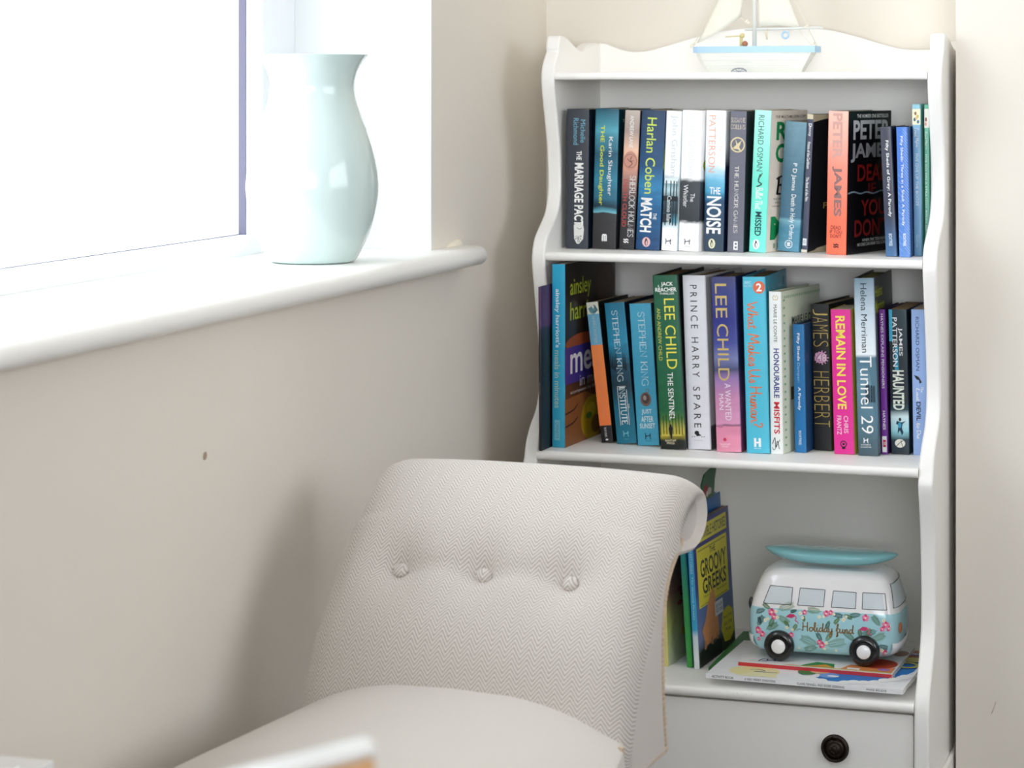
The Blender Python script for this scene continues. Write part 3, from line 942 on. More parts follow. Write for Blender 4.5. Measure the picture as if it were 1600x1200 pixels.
teal = ramp_mat('teal_clouds', [(0, rgb(48, 46, 48)), (.25, rgb(54, 54, 58)), (.255, rgb(120, 190, 205)), (.275, rgb(80, 150, 170)), (.30, rgb(18, 44, 60)), (.36, rgb(40, 106, 132)), (.5, rgb(46, 128, 154)), (.68, rgb(28, 84, 108)), (.85, rgb(78, 160, 180)), (1, rgb(26, 84, 104))], noise=.16, scale=5, dist=.05)
dteal = ramp_mat('dark_teal', [(0, rgb(36, 36, 38)), (.26, rgb(40, 44, 48)), (.35, rgb(20, 74, 96)), (.6, rgb(10, 38, 50)), (1, rgb(14, 50, 60))], noise=.2, scale=5)
b = book('paperback_book', 'cloudy teal paperback with yellow-green title, second from left on upper shelf', (925, 389), (961.5, 389), (930.5, 170.5), ZU, teal, dteal, GU, -6.00, 0.128)
_, S, C = b
S.down('THE Good Daughter', .12, .69, .20, .42, rgb(216, 226, 60), .012); S.down('Karin Slaughter', .2, .62, .56, .78, WH)
for c in (.44, .52, .6):
    S.rect(.905, .945, c - .03, c + .025, WH)
S.oval(.9, .52, .006, .1, WH)
C.across('THE', .075, .095, .12, .32, WH); C.across('S', .26, .38, .1, .34, INK, .03)
done(b)

tan = ramp_mat('tan_to_black', [(0, rgb(44, 42, 46)), (.35, rgb(58, 54, 58)), (.5, rgb(170, 130, 122)), (.62, rgb(232, 170, 144)), (.72, rgb(238, 196, 170)), (.85, rgb(172, 152, 142)), (1, rgb(196, 182, 172))], noise=.08)
b = book('paperback_book', 'tan-and-black paperback with a faded pink bird circle on its spine', (967, 390), (990.5, 391), (977, 173), ZU, tan, flat('black', rgb(18, 18, 22)), GU, -6.00, 0.128)
_, S, C = b
S.down('ANDREW LANE', .04, .27, .36, .62, WH)
S.oval(.365, .5, .07, .46, rgb(208, 150, 132)); S.ring(.365, .5, .0095, .0006, rgb(120, 90, 84))
S.stroke([(.33, .6), (.36, .5), (.385, .62), (.41, .4)], .0012, rgb(110, 84, 80)); S.stroke([(.35, .3), (.37, .5), (.36, .7)], .001, rgb(110, 84, 80))
S.serif('SHERLOCK HOLMES', .47, .91, .52, .92, WH, .1); S.down('DEATH CLOUD', .5, .84, .12, .40, rgb(196, 80, 76), .01)
S.pan(.94, .45, .014, .16, WH)
done(b)

nb = ramp_mat('night_blue', [(0, rgb(20, 66, 112)), (.3, rgb(24, 92, 140)), (.45, rgb(40, 128, 176)), (.6, rgb(22, 74, 118)), (1, rgb(22, 52, 84))], noise=.2, scale=9, dist=.1)
b = book('paperback_book', 'starry night-blue paperback with lime author lettering and a pink oval emblem', (993, 391), (1030, 391.5), (1003, 173), ZU, nb, ramp_mat('lime_navy', [(0, rgb(12, 34, 60)), (.55, rgb(16, 46, 78)), (.6, rgb(170, 186, 50)), (.8, rgb(16, 46, 78)), (1, rgb(16, 40, 66))], noise=.15, dist=.15), GU, -5.11, 0.128)
_, S, C = b
S.down('Harlan Coben', .055, .60, .26, .66, rgb(206, 226, 96), .005)
S.down('MATCH', .63, .875, .14, .62, WH, .03); S.down('THE', .735, .78, .68, .82, WH, .01)
S.penguin(.945, .44, .035, .17, rgb(236, 190, 190))
done(b)

wisl = ramp_mat('white_birches', [(0, rgb(250, 250, 250)), (.16, rgb(244, 248, 250)), (.21, rgb(70, 150, 170)), (.27, rgb(20, 40, 52)), (.36, rgb(60, 84, 96)), (.44, rgb(190, 220, 226)), (.50, rgb(90, 140, 160)), (.54, rgb(246, 248, 249)), (1, rgb(250, 250, 250))], noise=.03, dist=.05)
b = book('paperback_book', 'slim white paperback with a blue birch-tree band, between night-blue and wider white books', (1033, 392), (1056.5, 392), (1041.5, 174), ZU, wisl, flat('white_blue', rgb(226, 236, 240)), GU, -4.93, 0.128)
_, S, C = b
S.down('John Grisham', .03, .47, .3, .82, rgb(214, 220, 224))
S.rect(.48, .52, .05, .95, rgb(226, 238, 240)); 
for c in (.15, .45, .66, .85):
    S.rect(.5, .82, c, c + .07, rgb(30, 46, 56))
S.rect(.61, .645, .02, .98, rgb(20, 30, 38)); S.rect(.74, .80, .02, .6, rgb(20, 36, 46))
S.down('Camino Island', .61, .82, .28, .56, rgb(236, 244, 246))
S.leaping_h(.935, .45, .02, .17, INK); S.down('HODDER', .965, .97, .3, .6, INK)
done(b)

whi = ramp_mat('white_dark_band', [(0, rgb(249, 249, 249)), (.19, rgb(246, 246, 246)), (.215, rgb(44, 48, 54)), (.3, rgb(52, 56, 62)), (.49, rgb(58, 62, 68)), (.52, rgb(246, 246, 246)), (1, rgb(250, 250, 250))], noise=.03, dist=.04, scale=14)
b = book('paperback_book', 'white paperback with a wide charcoal band across its spine', (1060, 392.5), (1091, 393), (1066.5, 173), ZU, whi, whi, GU, -8.72, 0.128)
_, S, C = b
S.down('John Grisham', .04, .47, .26, .72, rgb(232, 234, 236))
S.down('Whistler', .53, .69, .17, .40, rgb(236, 236, 236)); S.down('The', .59, .65, .52, .74, rgb(236, 236, 236))
S.leaping_h(.935, .43, .02, .13, INK); S.down('HODDER', .965, .97, .3, .6, INK)
C.oval(.39, .3, .06, .24, rgb(186, 196, 60)); C.oval(.39, .3, .045, .18, rgb(240, 244, 246))
done(b)

noi = ramp_mat('white_to_navy', [(0, rgb(44, 62, 80)), (.18, rgb(40, 66, 92)), (.36, rgb(30, 74, 108)), (.42, rgb(70, 160, 200)), (.52, rgb(120, 190, 220)), (.62, rgb(240, 246, 248)), (1, rgb(250, 248, 246))], noise=.06, dist=.08)
b = book('paperback_book', 'paperback fading white to navy, pale orange author name over big white capitals', (1099, 393), (1130, 393), (1103.5, 173), ZU, noi, ramp_mat('white_navy_cover', [(0, rgb(16, 26, 52)), (.6, rgb(24, 36, 70)), (.75, rgb(220, 222, 226)), (1, rgb(236, 236, 238))], noise=.05), GU, -8.14, 0.128)
_, S, C = b
S.down('PATTERSON', .035, .44, .16, .5, rgb(232, 170, 140), -.004); S.down('JAMES', .15, .33, .6, .84, rgb(246, 226, 214))
S.across('THE', .545, .595, .26, .8, WH, .015); S.down('NOISE', .61, .875, .12, .86, WH, .02)
S.penguin(.945, .42, .035, .17, rgb(226, 224, 190))
done(b)

hg = flat('storm_grey', rgb(104, 104, 118))
b = book('paperback_book', 'plain grey paperback with a gold ring-and-bird emblem on the spine', (1136, 394), (1161, 394), (1141.5, 174), ZU, hg, flat('deep_green', rgb(14, 40, 42)), GU, -7.01, 0.128)
_, S, C = b
S.serif('SUZANNE', .048, .082, .04, .94, CREAM, .1, False); S.serif('COLLINS', .096, .13, .04, .94, CREAM, .1, False)
S.ring(.24, .5, .0098, .0018, rgb(222, 206, 160))
S.poly([(.20, .35), (.24, .42), (.27, .25), (.27, .5), (.29, .75), (.255, .6), (.22, .72), (.235, .5)], rgb(222, 206, 160))
S.stroke([(.21, .75), (.275, .12)], .001, rgb(222, 206, 160), False)
S.serif('THE HUNGER GAMES', .39, .865, .36, .62, rgb(236, 232, 224), .11)
S.rect(.925, .985, .4, .66, WH); S.rect(.935, .95, .47, .6, hg); S.rect(.96, .975, .47, .6, hg)
done(b)

mint = ramp_mat('mint', [(0, rgb(120, 232, 214)), (.5, rgb(110, 226, 204)), (1, rgb(176, 240, 224))], noise=.03)
b = book('paperback_book', 'mint-green paperback angled to show a cream cover with green capitals', (1170, 394.5), (1196, 395), (1179.5, 173), ZU, mint, flat('cream_cover', rgb(236, 224, 208)), GU, -11.63, 0.128)
_, S, C = b
S.down('RICHARD OSMAN', .035, .43, .26, .6, rgb(70, 110, 108)); 
S.stroke([(.45, .5), (.5, .4), (.52, .6), (.54, .3)], .0018, rgb(60, 70, 60)); S.stroke([(.44, .62), (.47, .5)], .0012, rgb(60, 70, 60))
S.script('Bullet That', .545, .70, .26, .72, WH, .22)
S.down('MISSED', .715, .885, .3, .68, rgb(22, 62, 74), .02)
S.penguin(.945, .42, .035, .2, WH)
C.across('THE MULTI-MILLION-COPY', .035, .055, .12, .98, rgb(60, 50, 40), .01)
C.across('R', .08, .21, .16, .45, rgb(18, 142, 78), .03); C.across('O', .235, .37, .16, .48, rgb(18, 142, 78), .03)
C.script('B', .46, .60, .2, .55, INK, .2, False)
C.across('THE NEW THRILLER', .62, .635, .15, .7, INK); C.across('MILLION COPY', .645, .66, .2, .7, INK); C.across('rough guide', .67, .685, .12, .6, INK)
C.across('M', .75, .915, .1, .62, rgb(18, 142, 78), .04); C.across('II', .94, .975, .2, .34, rgb(120, 150, 120))
done(b)

pdj = ramp_mat('steel_blue_sea', [(0, rgb(84, 142, 168)), (.18, rgb(74, 134, 160)), (.24, rgb(120, 170, 188)), (.26, rgb(66, 110, 134)), (.6, rgb(70, 112, 132)), (1, rgb(112, 150, 166))], noise=.09, scale=14, rough=.5)
b = book('paperback_book', 'steel-blue paperback shorter than its neighbours, leaning right before the cream cover', (1214, 393.5), (1248, 394), (1227, 191.5), ZU, pdj, pdj, GU, -9.60, 0.110, pages=PAGE_B)
_, S, C = b
S.down('P D James', .32, .53, .44, .68, WH); S.down('Death in Holy Orders', .56, .905, .44, .72, WH)
S.ring(.945, .52, .0052, .0008, WH); S.pan(.945, .52, .012, .07, WH)
done(b)

dis = flat('slate_violet', rgb(74, 78, 98))
b = book('paperback_book', 'slim worn slate-violet paperback with a black cover and torn pale corners', (1252, 394.5), (1261, 396), (1262, 179), ZU, dis, flat('black_cover', rgb(16, 15, 20), .5), GU, -28.76, 0.150, pages=PAGE_B)
_, S, C = b
S.rect(.0, .035, .0, 1, rgb(222, 210, 180))
S.script('D', .065, .09, .25, .85, WH, .3); S.down('isney', .09, .16, .25, .8, WH, .01)
S.down('Pirates of the Caribbean', .20, .395, .25, .75, WH, .01); S.down('The Book of the Film', .455, .63, .25, .75, WH, .01)
S.rect(.90, .95, .2, .85, rgb(226, 226, 230)); S.across('D', .915, .935, .35, .7, dis)
S.rect(.98, 1, 0, 1, rgb(222, 214, 196))
C.poly([(0, 0), (0, .8), (.025, .6), (.03, .2), (.055, .0)], rgb(206, 190, 158))
C.poly([(1, .0), (.985, .1), (.97, .14), (.95, .3), (.935, .4), (.95, .5), (.955, 1), (1, 1)], rgb(196, 178, 146))
C.oval(.23, .38, .07, .12, rgb(104, 72, 40)); C.oval(.2, .42, .03, .06, rgb(150, 108, 60))
C.across('Pirates', .64, .685, .2, .62, rgb(200, 168, 110)); C.across('OF THE', .695, .71, .36, .6, rgb(160, 140, 110))
C.across('The', .82, .86, .3, .5, rgb(190, 190, 196)); C.across('Book of', .87, .89, .28, .6, rgb(190, 190, 196))
done(b)

pj = ramp_mat('salmon_to_red', [(0, rgb(246, 106, 74)), (.25, rgb(248, 112, 82)), (.6, rgb(255, 138, 116)), (1, rgb(255, 190, 172))], noise=.02)
blackc = flat('gloss_black', rgb(14, 13, 16), .3)
b = book('paperback_book', 'salmon-red paperback turned to show a black cover with silver and red capitals', (1290.5, 397.5), (1321.5, 398), (1294.5, 174), ZU, pj, blackc, GU, -16.37, 0.135)
_, S, C = b
G1 = rgb(196, 150, 140)
S.down('PETER', .015, .335, .24, .72, rgb(206, 158, 148), .035)
S.down('JAMES', .385, .735, .24, .74, rgb(142, 108, 106), .035)
BR = rgb(120, 54, 46)
S.across('DEAD', .80, .826, .22, .74, BR, .01); S.across('IF YOU', .83, .856, .18, .8, BR, .01); S.across("DON'T", .86, .886, .2, .76, BR, .01)
S.pan(.94, .5, .013, .13, INK)
SV = rgb(196, 196, 200)
C.across('THE NUMBER ONE BESTSELLER', .022, .048, .2, .93, WH, .01)
C.across('PETER', .065, .2, .12, .97, SV, .03); C.across('JAMES', .225, .36, .07, .97, rgb(170, 170, 176), .03)
RD = rgb(150, 30, 26)
C.across('DEAD', .375, .495, .23, .95, RD, .02); C.across('IF', .51, .59, .48, .66, rgb(120, 30, 30), .02)
C.stroke([(.575, .02), (.565, .15), (.58, .3), (.572, .45), (.585, .6), (.57, .78), (.575, .95)], .0022, rgb(130, 150, 164))
C.across('YOU', .625, .74, .32, .9, RD, .02); C.across("DON'T", .76, .885, .18, .98, rgb(132, 26, 26), .02)
C.across('WHEN THE TIDE RISES', .90, .92, .36, .9, WH); C.across('NO ONE CAN HEAR YOU SCREAM', .928, .95, .25, .96, WH)
done(b)

gry = ramp_mat('grey_to_denim', [(0, rgb(66, 108, 152)), (.15, rgb(54, 88, 128)), (.3, rgb(50, 56, 76)), (1, rgb(56, 58, 74))], noise=.06, scale=20)
b = book('hardback_book', 'small dark-grey hardback fading to denim blue at its foot, leaning left', (1384, 401), (1402.5, 401.5), (1374.5, 199), ZU, gry, flat('midnight', rgb(16, 20, 40)), GU, -0.23, 0.120, True)
_, S, C = b
S.down('Fifty Sheds of Grey: A Parody', .105, .695, .36, .68, WH, .008)
S.down('BOXTREE', .825, .92, .34, .62, rgb(210, 226, 240), .01)
done(b)

blu = ramp_mat('bright_blue', [(0, rgb(94, 140, 206)), (.5, rgb(70, 122, 204)), (1, rgb(66, 120, 206))], noise=.06, scale=20)
b = book('hardback_book', 'small bright-blue hardback with pale diagonal hatching on its spine', (1405, 402), (1423, 402), (1400, 199), ZU, blu, flat('mid_blue', rgb(34, 62, 120)), GU, 1.07, 0.120, True)
_, S, C = b
for i in range(40):
    a0 = .01 + i * .0235
    S.stroke([(a0, .52), (min(a0 + .05, .995), .97)], .0005, rgb(150, 186, 232), False)
    if i % 2 and i > 14:
        S.stroke([(a0, .05), (min(a0 + .03, .995), .35)], .0005, rgb(140, 178, 228), False)
S.down('Fifty Sheds: Three in a Shed: A Parody', .07, .76, .30, .58, WH, .006); S.down('BOXTREE', .82, .915, .4, .64, WH, .01)
done(b)

fv = ramp_mat('sky_blue', [(0, rgb(108, 156, 192)), (.5, rgb(122, 168, 206)), (.84, rgb(130, 180, 216)), (1, rgb(150, 206, 220))], noise=.04)
b = book('hardback_book', 'tall pale-blue hardback with a cream picture strip at the top of its spine', (1428, 400), (1441, 400), (1425, 163.5), ZU, fv, flat('sea_green', rgb(126, 190, 182)), GU, -0.50, 0.125, True)
_, S, C = b
S.rect(.03, .135, 0.02, 1, rgb(240, 236, 206))
for a, c, q in ((.06, .4, (150, 110, 70)), (.08, .65, (206, 196, 90)), (.1, .3, (60, 110, 110)), (.115, .7, (70, 120, 150)), (.09, .5, (230, 190, 150))):
    S.oval(a, c, .012, .14, rgb(*q))
S.script('Enid', .155, .215, .25, .75, WH, .2); S.script('Blyton'.replace('y', 'y'), .22, .285, .25, .75, WH, .2)
S.down('FIVE GIVE UP THE BOOZE', .325, .67, .32, .64, rgb(226, 238, 244), .005)
S.script('Quercus', .86, .945, .3, .66, rgb(190, 216, 230), .16)
done(b)

b = book('hardback_book', 'tall sea-green hardback half hidden by the bookcase side, last on upper shelf', (1445.5, 400), (1453, 400), (1444, 163.5), ZU, flat('sea_green_spine', rgb(112, 190, 160)), flat('sea_green_cover', rgb(112, 180, 152)), GU, 0.50, 0.125, True)
_, S, C = b
S.rect(.03, .155, 0.02, 1, rgb(244, 238, 226)); S.oval(.1, .35, .015, .2, rgb(150, 80, 70)); S.oval(.13, .3, .012, .2, rgb(226, 150, 140))
S.script('Enid', .18, .23, .1, .6, WH, .2); S.script('Blyton', .235, .3, .1, .6, WH, .2)
S.down('FIVE GO ON A STRATEGY AWAY DAY', .33, .86, .12, .5, rgb(232, 246, 240), .005)
done(b)

# --- middle shelf
pur = ramp_mat('purple_over_black', [(0, rgb(24, 22, 26)), (.68, rgb(26, 25, 31)), (.74, rgb(38, 30, 50)), (.76, rgb(84, 50, 92)), (1, rgb(74, 46, 86))], noise=.05, scale=16)
b = book('paperback_book', 'thin tall purple-and-black book at the far left end of the middle shelf', (842, 705), (846, 705), (841, 448.5), ZM, pur, pur, GM, -2.00, 0.190, pages=PAGE_W)
_, S, C = b
for i in range(26):
    C.oval(.42 + random.random() * .55, .03 + random.random() * .2, .0018, .003, rgb(150, 140, 130))
S.down('stories', .58, .66, .3, .7, rgb(120, 110, 110))
done(b)

cyan = ramp_mat('cyan_spine', [(0, rgb(52, 160, 192)), (1, rgb(40, 166, 206))], noise=.03)
brn = ramp_mat('brown_food', [(0, rgb(104, 62, 34)), (.25, rgb(88, 54, 32)), (.36, rgb(40, 28, 24)), (.7, rgb(42, 34, 30)), (1, rgb(34, 30, 28))], noise=.12, scale=4, dist=.1)
b = book('paperback_book', 'tall cyan-spined cookery book showing a dark brown cover with yellow-green letters', (862.5, 699), (882.5, 700), (862.5, 413), ZM, cyan, brn, GM, -3.50, 0.215, pages=PAGE_W)
_, S, C = b
S.down("ainsley harriott's", .135, .455, .2, .62, rgb(226, 240, 244), .015); S.down('meals in minutes', .47, .785, .2, .62, rgb(170, 196, 180), .01)
S.rect(.85, .96, .2, .62, rgb(120, 190, 206)); S.down('DISNEYS', .865, .95, .28, .54, rgb(50, 140, 170))
LG = rgb(170, 182, 40)
C.across('ainsley', .085, .205, .1, .50, LG, .005); C.across('harriott', .215, .315, .1, .68, LG, .005)
C.oval(.445, .32, .05, .31, rgb(146, 70, 36)); C.oval(.15, .79, .135, .19, rgb(58, 34, 24))
C.rect(.46, .66, .0, .5, rgb(58, 48, 130)); 
C.across('meals', .45, .61, .1, .86, rgb(222, 216, 220), .012); C.across('in minutes', .63, .69, .28, .9, rgb(170, 165, 170))
C.across('accompanies the BBC', .70, .725, .1, .62, rgb(180, 174, 170))
C.poly([(.74, .0), (.73, .4), (.82, .8), (1, .9), (1, 0)], rgb(136, 84, 44))
C.oval(.885, .52, .125, .22, rgb(170, 138, 24)); C.oval(.84, .5, .04, .09, rgb(196, 170, 40)); C.oval(.87, .46, .018, .06, rgb(70, 110, 40)); C.oval(.93, .6, .05, .1, rgb(120, 80, 20))
for a in (.79, .86):
    C.stroke([(a + .03, .0), (a + .02, .15), (a - .005, .24)], .002, INK)
done(b)

hp = flat('black_spine', rgb(26, 24, 28))
b = book('paperback_book', 'slim blue, orange and black banded paperback leaning left against the cookery book', (940, 692), (958.5, 692.5), (916, 474), ZM, hp, flat('dark_green', rgb(20, 30, 24)), GM, -4.00, 0.128, pages=PAGE_B)
_, S, C = b
S.rect(0, .085, 0, 1, rgb(222, 222, 206)); S.rect(.085, .305, 0, 1, rgb(110, 172, 202))
S.rect(.305, .88, 0, 1, ramp_mat('amber_orange', [(0, rgb(238, 122, 64)), (.7, rgb(240, 136, 70)), (1, rgb(246, 176, 82))], noise=.03))
S.poly([(.045, .1), (.03, .4), (.05, .55), (.02, .7), (.06, .95), (.085, .6), (.08, .3)], rgb(96, 140, 152)); S.stroke([(.02, .6), (.06, .8), (.07, .5)], .001, rgb(50, 70, 80))
S.serif('HARRY POTTER', .10, .295, .36, .6, rgb(200, 214, 200), .1)
S.serif('AND THE CHAMBER OF SECRETS', .33, .83, .36, .56, rgb(216, 150, 110), .09)
S.serif('BLOOMSBURY', .895, .965, .36, .54, WH, .12); S.oval(.98, .5, .006, .12, WH)
done(b)

ski = ramp_mat('institute_teal', [(0, rgb(28, 120, 146)), (.25, rgb(20, 104, 128)), (.4, rgb(14, 52, 66)), (.55, rgb(18, 70, 92)), (.72, rgb(36, 142, 178)), (1, rgb(30, 116, 148))], noise=.12, scale=10, dist=.12)
b = book('paperback_book', 'teal paperback with dark trees and boxed white serif title, leaning left', (964, 694), (995.5, 695), (944, 475), ZM, ski, flat('dark_blue', rgb(16, 34, 50)), GM, -4.00, 0.130)
_, S, C = b
S.serif('STEPHEN KING', .055, .56, .32, .62, rgb(224, 238, 240), .09)
for i in range(9):
    a = .36 + .012 * (i % 3); c = .05 + i * .09
    if c < .34 or c > .64:
        S.poly([(a + .1, c - .03), (a - .04, c + .02), (a + .1, c + .07)], rgb(12, 40, 52))
S.serif('INSTITUTE', .6, .865, .34, .66, rgb(234, 244, 246), .13)
S.stroke([(.595, .28), (.87, .28)], .0006, WH, False); S.stroke([(.62, .72), (.87, .72)], .0006, WH, False); S.stroke([(.595, .28), (.595, .7)], .0006, WH, False)
S.down('THE', .72, .75, .72, .8, WH)
S.leaping_h(.93, .5, .02, .12, rgb(120, 200, 216)); S.down('HODDER', .965, .97, .38, .62, rgb(120, 200, 216))
done(b)

jas = ramp_mat('sunset_cyan', [(0, rgb(70, 166, 196)), (.5, rgb(60, 158, 192)), (1, rgb(74, 172, 206))], noise=.05, scale=16)
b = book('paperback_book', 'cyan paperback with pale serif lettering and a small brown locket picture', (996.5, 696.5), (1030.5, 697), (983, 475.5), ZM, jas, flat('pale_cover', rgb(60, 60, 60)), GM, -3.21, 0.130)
_, S, C = b
S.serif('STEPHEN KING', .06, .58, .36, .68, rgb(206, 232, 238), .09)
S.oval(.675, .5, .05, .25, rgb(120, 92, 84)); S.oval(.67, .5, .036, .17, rgb(74, 60, 60)); S.oval(.665, .46, .018, .08, rgb(160, 140, 136)); S.ring(.615, .6, .0022, .0008, rgb(110, 90, 80))
S.across('JUST', .745, .785, .28, .74, rgb(224, 236, 234), .01); S.across('AFTER', .795, .835, .24, .8, rgb(224, 236, 234), .01); S.across('SUNSET', .845, .88, .16, .86, rgb(224, 236, 234), .01)
S.leaping_h(.935, .5, .022, .12, rgb(20, 40, 60)); S.down('HODDER', .966, .971, .38, .62, rgb(20, 40, 60))
done(b)

sen = ramp_mat('forest_green', [(0, rgb(12, 16, 14)), (.05, rgb(22, 32, 20)), (.085, rgb(196, 180, 60)), (.115, rgb(190, 176, 70)), (.17, rgb(70, 120, 50)), (.22, rgb(26, 96, 60)), (.5, rgb(24, 98, 68)), (1, rgb(26, 92, 66))], noise=.1, scale=8, dist=.03)
b = book('hardback_book', 'tall forest-green hardback with a lone walker glowing at its foot', (1032, 702), (1071, 703), (1019, 431), ZM, sen, flat('black_green', rgb(12, 20, 18)), GM, -0.45, 0.155, True, PAGE_B)
_, S, C = b
S.across('A', .055, .07, .2, .27, WH); S.across('JACK', .04, .068, .34, .82, WH, .02); S.across('REACHER', .072, .095, .1, .95, WH, .02); S.across('THRILLER', .1, .112, .26, .86, WH, .01)
YL = rgb(232, 226, 84)
S.down('LEE CHILD', .135, .54, .42, .84, YL, .0); S.down('AND ANDREW CHILD', .19, .49, .12, .26, rgb(206, 206, 90))
S.down('THE SENTINEL', .56, .835, .42, .64, WH, .005)
for i in range(8):
    S.rect(.80 + .01 * (i % 2), .92, .03 + i * .125, .06 + i * .125, rgb(20, 60, 40))
S.rect(.915, .925, .1, .9, rgb(206, 190, 80))
S.poly([(.865, .42), (.855, .46), (.865, .5), (.88, .53), (.915, .51), (.94, .5), (.94, .45), (.915, .44), (.94, .42), (.905, .39), (.88, .37)], INK)
S.across('BANTAM', .945, .957, .22, .64, CREAM); S.across('PRESS', .96, .972, .28, .58, CREAM)
done(b)

sp = flat('off_white_spine', rgb(226, 226, 232))
b = book('hardback_book', 'tall plain off-white hardback with widely spaced black sans capitals', (1074.5, 702), (1111, 703), (1065.5, 431), ZM, sp, ramp_mat('offwhite_cover', [(0, rgb(90, 88, 86)), (.13, rgb(90, 88, 86)), (.14, rgb(206, 204, 204)), (1, rgb(206, 204, 204))]), GM, -5.99, 0.155, True, PAGE_B)
_, S, C = b
S.down('P R I N C E   H A R R Y', .055, .585, .32, .62, INK, -.002); S.down('S P A R E', .64, .875, .32, .62, INK, -.002)
S.oval(.905, .42, .012, .1, INK); S.poly([(.9, .4), (.92, .62), (.925, .4)], INK); S.across('..  ..', .925, .93, .2, .75, INK); S.across('Penguin', .945, .95, .3, .66, rgb(120, 120, 120))
done(b)

wm = ramp_mat('blue_to_pink', [(0, rgb(232, 150, 176)), (.14, rgb(226, 140, 170)), (.15, rgb(120, 84, 108)), (.16, rgb(216, 150, 186)), (.3, rgb(206, 140, 180)), (.42, rgb(150, 120, 176)), (.47, rgb(66, 72, 110)), (.53, rgb(120, 126, 176)), (.62, rgb(66, 74, 150)), (.75, rgb(40, 46, 128)), (.9, rgb(52, 62, 130)), (1, rgb(66, 70, 116))], noise=.12, scale=4, dist=.05)
b = book('hardback_book', 'tall hardback fading indigo to pink under raised gold capitals', (1119.5, 706), (1158, 706.5), (1110.5, 433), ZM, wm, ramp_mat('dusk', [(0, rgb(130, 70, 100)), (.3, rgb(110, 74, 110)), (.5, rgb(40, 44, 80)), (1, rgb(36, 40, 80))], noise=.1), GM, -2.37, 0.117, True, PAGE_B)
_, S, C = b
GD = rgb(206, 180, 110)
S.down('LEE', .04, .235, .16, .62, GD, .0); S.down('CHILD', .27, .595, .18, .64, GD, .0)
S.down('A WANTED', .61, .82, .42, .66, rgb(240, 226, 238)); S.down('MAN', .67, .76, .18, .36, rgb(240, 226, 238))
S.oval(.93, .36, .01, .07, rgb(206, 60, 90)); S.across('BANTAM', .952, .962, .18, .56, rgb(246, 222, 230)); S.across('PRESS', .966, .974, .24, .5, rgb(246, 222, 230))
S.oval(.855, .2, .008, .12, rgb(190, 120, 150))
done(b)

wh = flat('turquoise', rgb(80, 190, 216))
b = book('hardback_book', 'tall turquoise hardback with orange brush-script title and an orange 2 disc', (1166.5, 708), (1202.5, 708.5), (1159.5, 433), ZM, wh, flat('turquoise_cover', rgb(62, 160, 186)), GM, 0.82, 0.155, True, PAGE_B)
_, S, C = b
OR = rgb(232, 122, 76)
S.across('BBC', .025, .04, .1, .4, rgb(190, 226, 236), .01); S.across('RADIO', .045, .06, .08, .42, rgb(190, 226, 236))
S.oval(.06, .72, .036, .26, rgb(226, 110, 76)); S.across('2', .037, .083, .6, .84, WH, .03)
S.script('What', .14, .30, .18, .66, OR, .2); S.script('Makes', .32, .51, .16, .7, OR, .2); S.script('Us', .525, .605, .16, .68, OR, .2); S.script('Human?', .62, .855, .2, .76, OR, .2)
S.rect(.915, .965, .34, .44, WH); S.rect(.915, .965, .54, .64, WH); S.rect(.935, .945, .34, .64, WH); S.across('HEADLINE', .97, .977, .34, .64, WH)
C.script('What makes us human'.replace('makes', 'Makes').replace('us', 'Us').replace('human', 'Human'), .05, .09, .1, .75, rgb(150, 206, 220), .14, False)
C.oval(.06, .85, .025, .05, rgb(60, 110, 120))
done(b)

hm = flat('white_spine', rgb(240, 241, 238))
b = book('hardback_book', 'white hardback with navy and red condensed lettering, green dotted cover border', (1203.5, 709), (1223, 709.5), (1200.5, 456), ZM, hm, flat('pale_green_cover', rgb(216, 222, 200)), GM, -9.73, 0.150, True, PAGE_W)
_, S, C = b
S.stroke([(.035, .35), (.022, .45), (.035, .55), (.022, .65), (.035, .78), (.05, .7), (.05, .4), (.035, .35)], .0009, rgb(206, 180, 110), False)
S.down('MARIE LE CONTE', .08, .31, .4, .66, rgb(50, 50, 54)); S.down('HONOURABLE', .35, .655, .36, .8, rgb(30, 52, 130), .02); S.down('MISFITS', .68, .875, .34, .8, rgb(206, 40, 56), .02)
S.stroke([(.94, .2), (.9, .4), (.96, .45), (.92, .6), (.97, .75)], .0009, INK); S.stroke([(.96, .2), (.975, .35), (.91, .8)], .0007, INK)
for i in range(20):
    C.rect(.03, .045, .08 + i * .046, .1 + i * .046, rgb(130, 176, 130)); C.rect(.05 + i * .047, .062 + i * .047, .05, .09, rgb(130, 176, 130))
C.across('MARIE LE CONTE', .165, .215, .25, .98, rgb(60, 60, 54), .01)
C.rect(.38, .50, .4, .6, rgb(150, 40, 40)); C.stroke([(.48, .62), (.56, .45), (.62, .3)], .004, rgb(90, 76, 50)); C.rect(.6, .68, .2, .4, rgb(112, 96, 64)); C.stroke([(.66, .35), (.7, .5), (.76, .55)], .003, rgb(70, 56, 40))
done(b)

fd = ramp_mat('denim_blue', [(0, rgb(34, 116, 176)), (1, rgb(36, 110, 166))], noise=.06, scale=22)
b = book('hardback_book', 'small denim-blue hardback standing in front of the white green-bordered cover', (1241.5, 707), (1259.5, 707.5), (1238, 507), ZM, fd, flat('deep_denim', rgb(22, 60, 104)), GM, -6.87, 0.115, True, PAGE_W)
_, S, C = b
S.down('Fifty Sheds', .07, .285, .32, .62, WH, .008); S.down('Damper:', .30, .455, .3, .6, rgb(150, 190, 220)); S.down('A Parody', .49, .67, .34, .64, WH, .008)
S.down('BOXTREE', .83, .94, .4, .62, rgb(214, 230, 240), .01)
done(b)

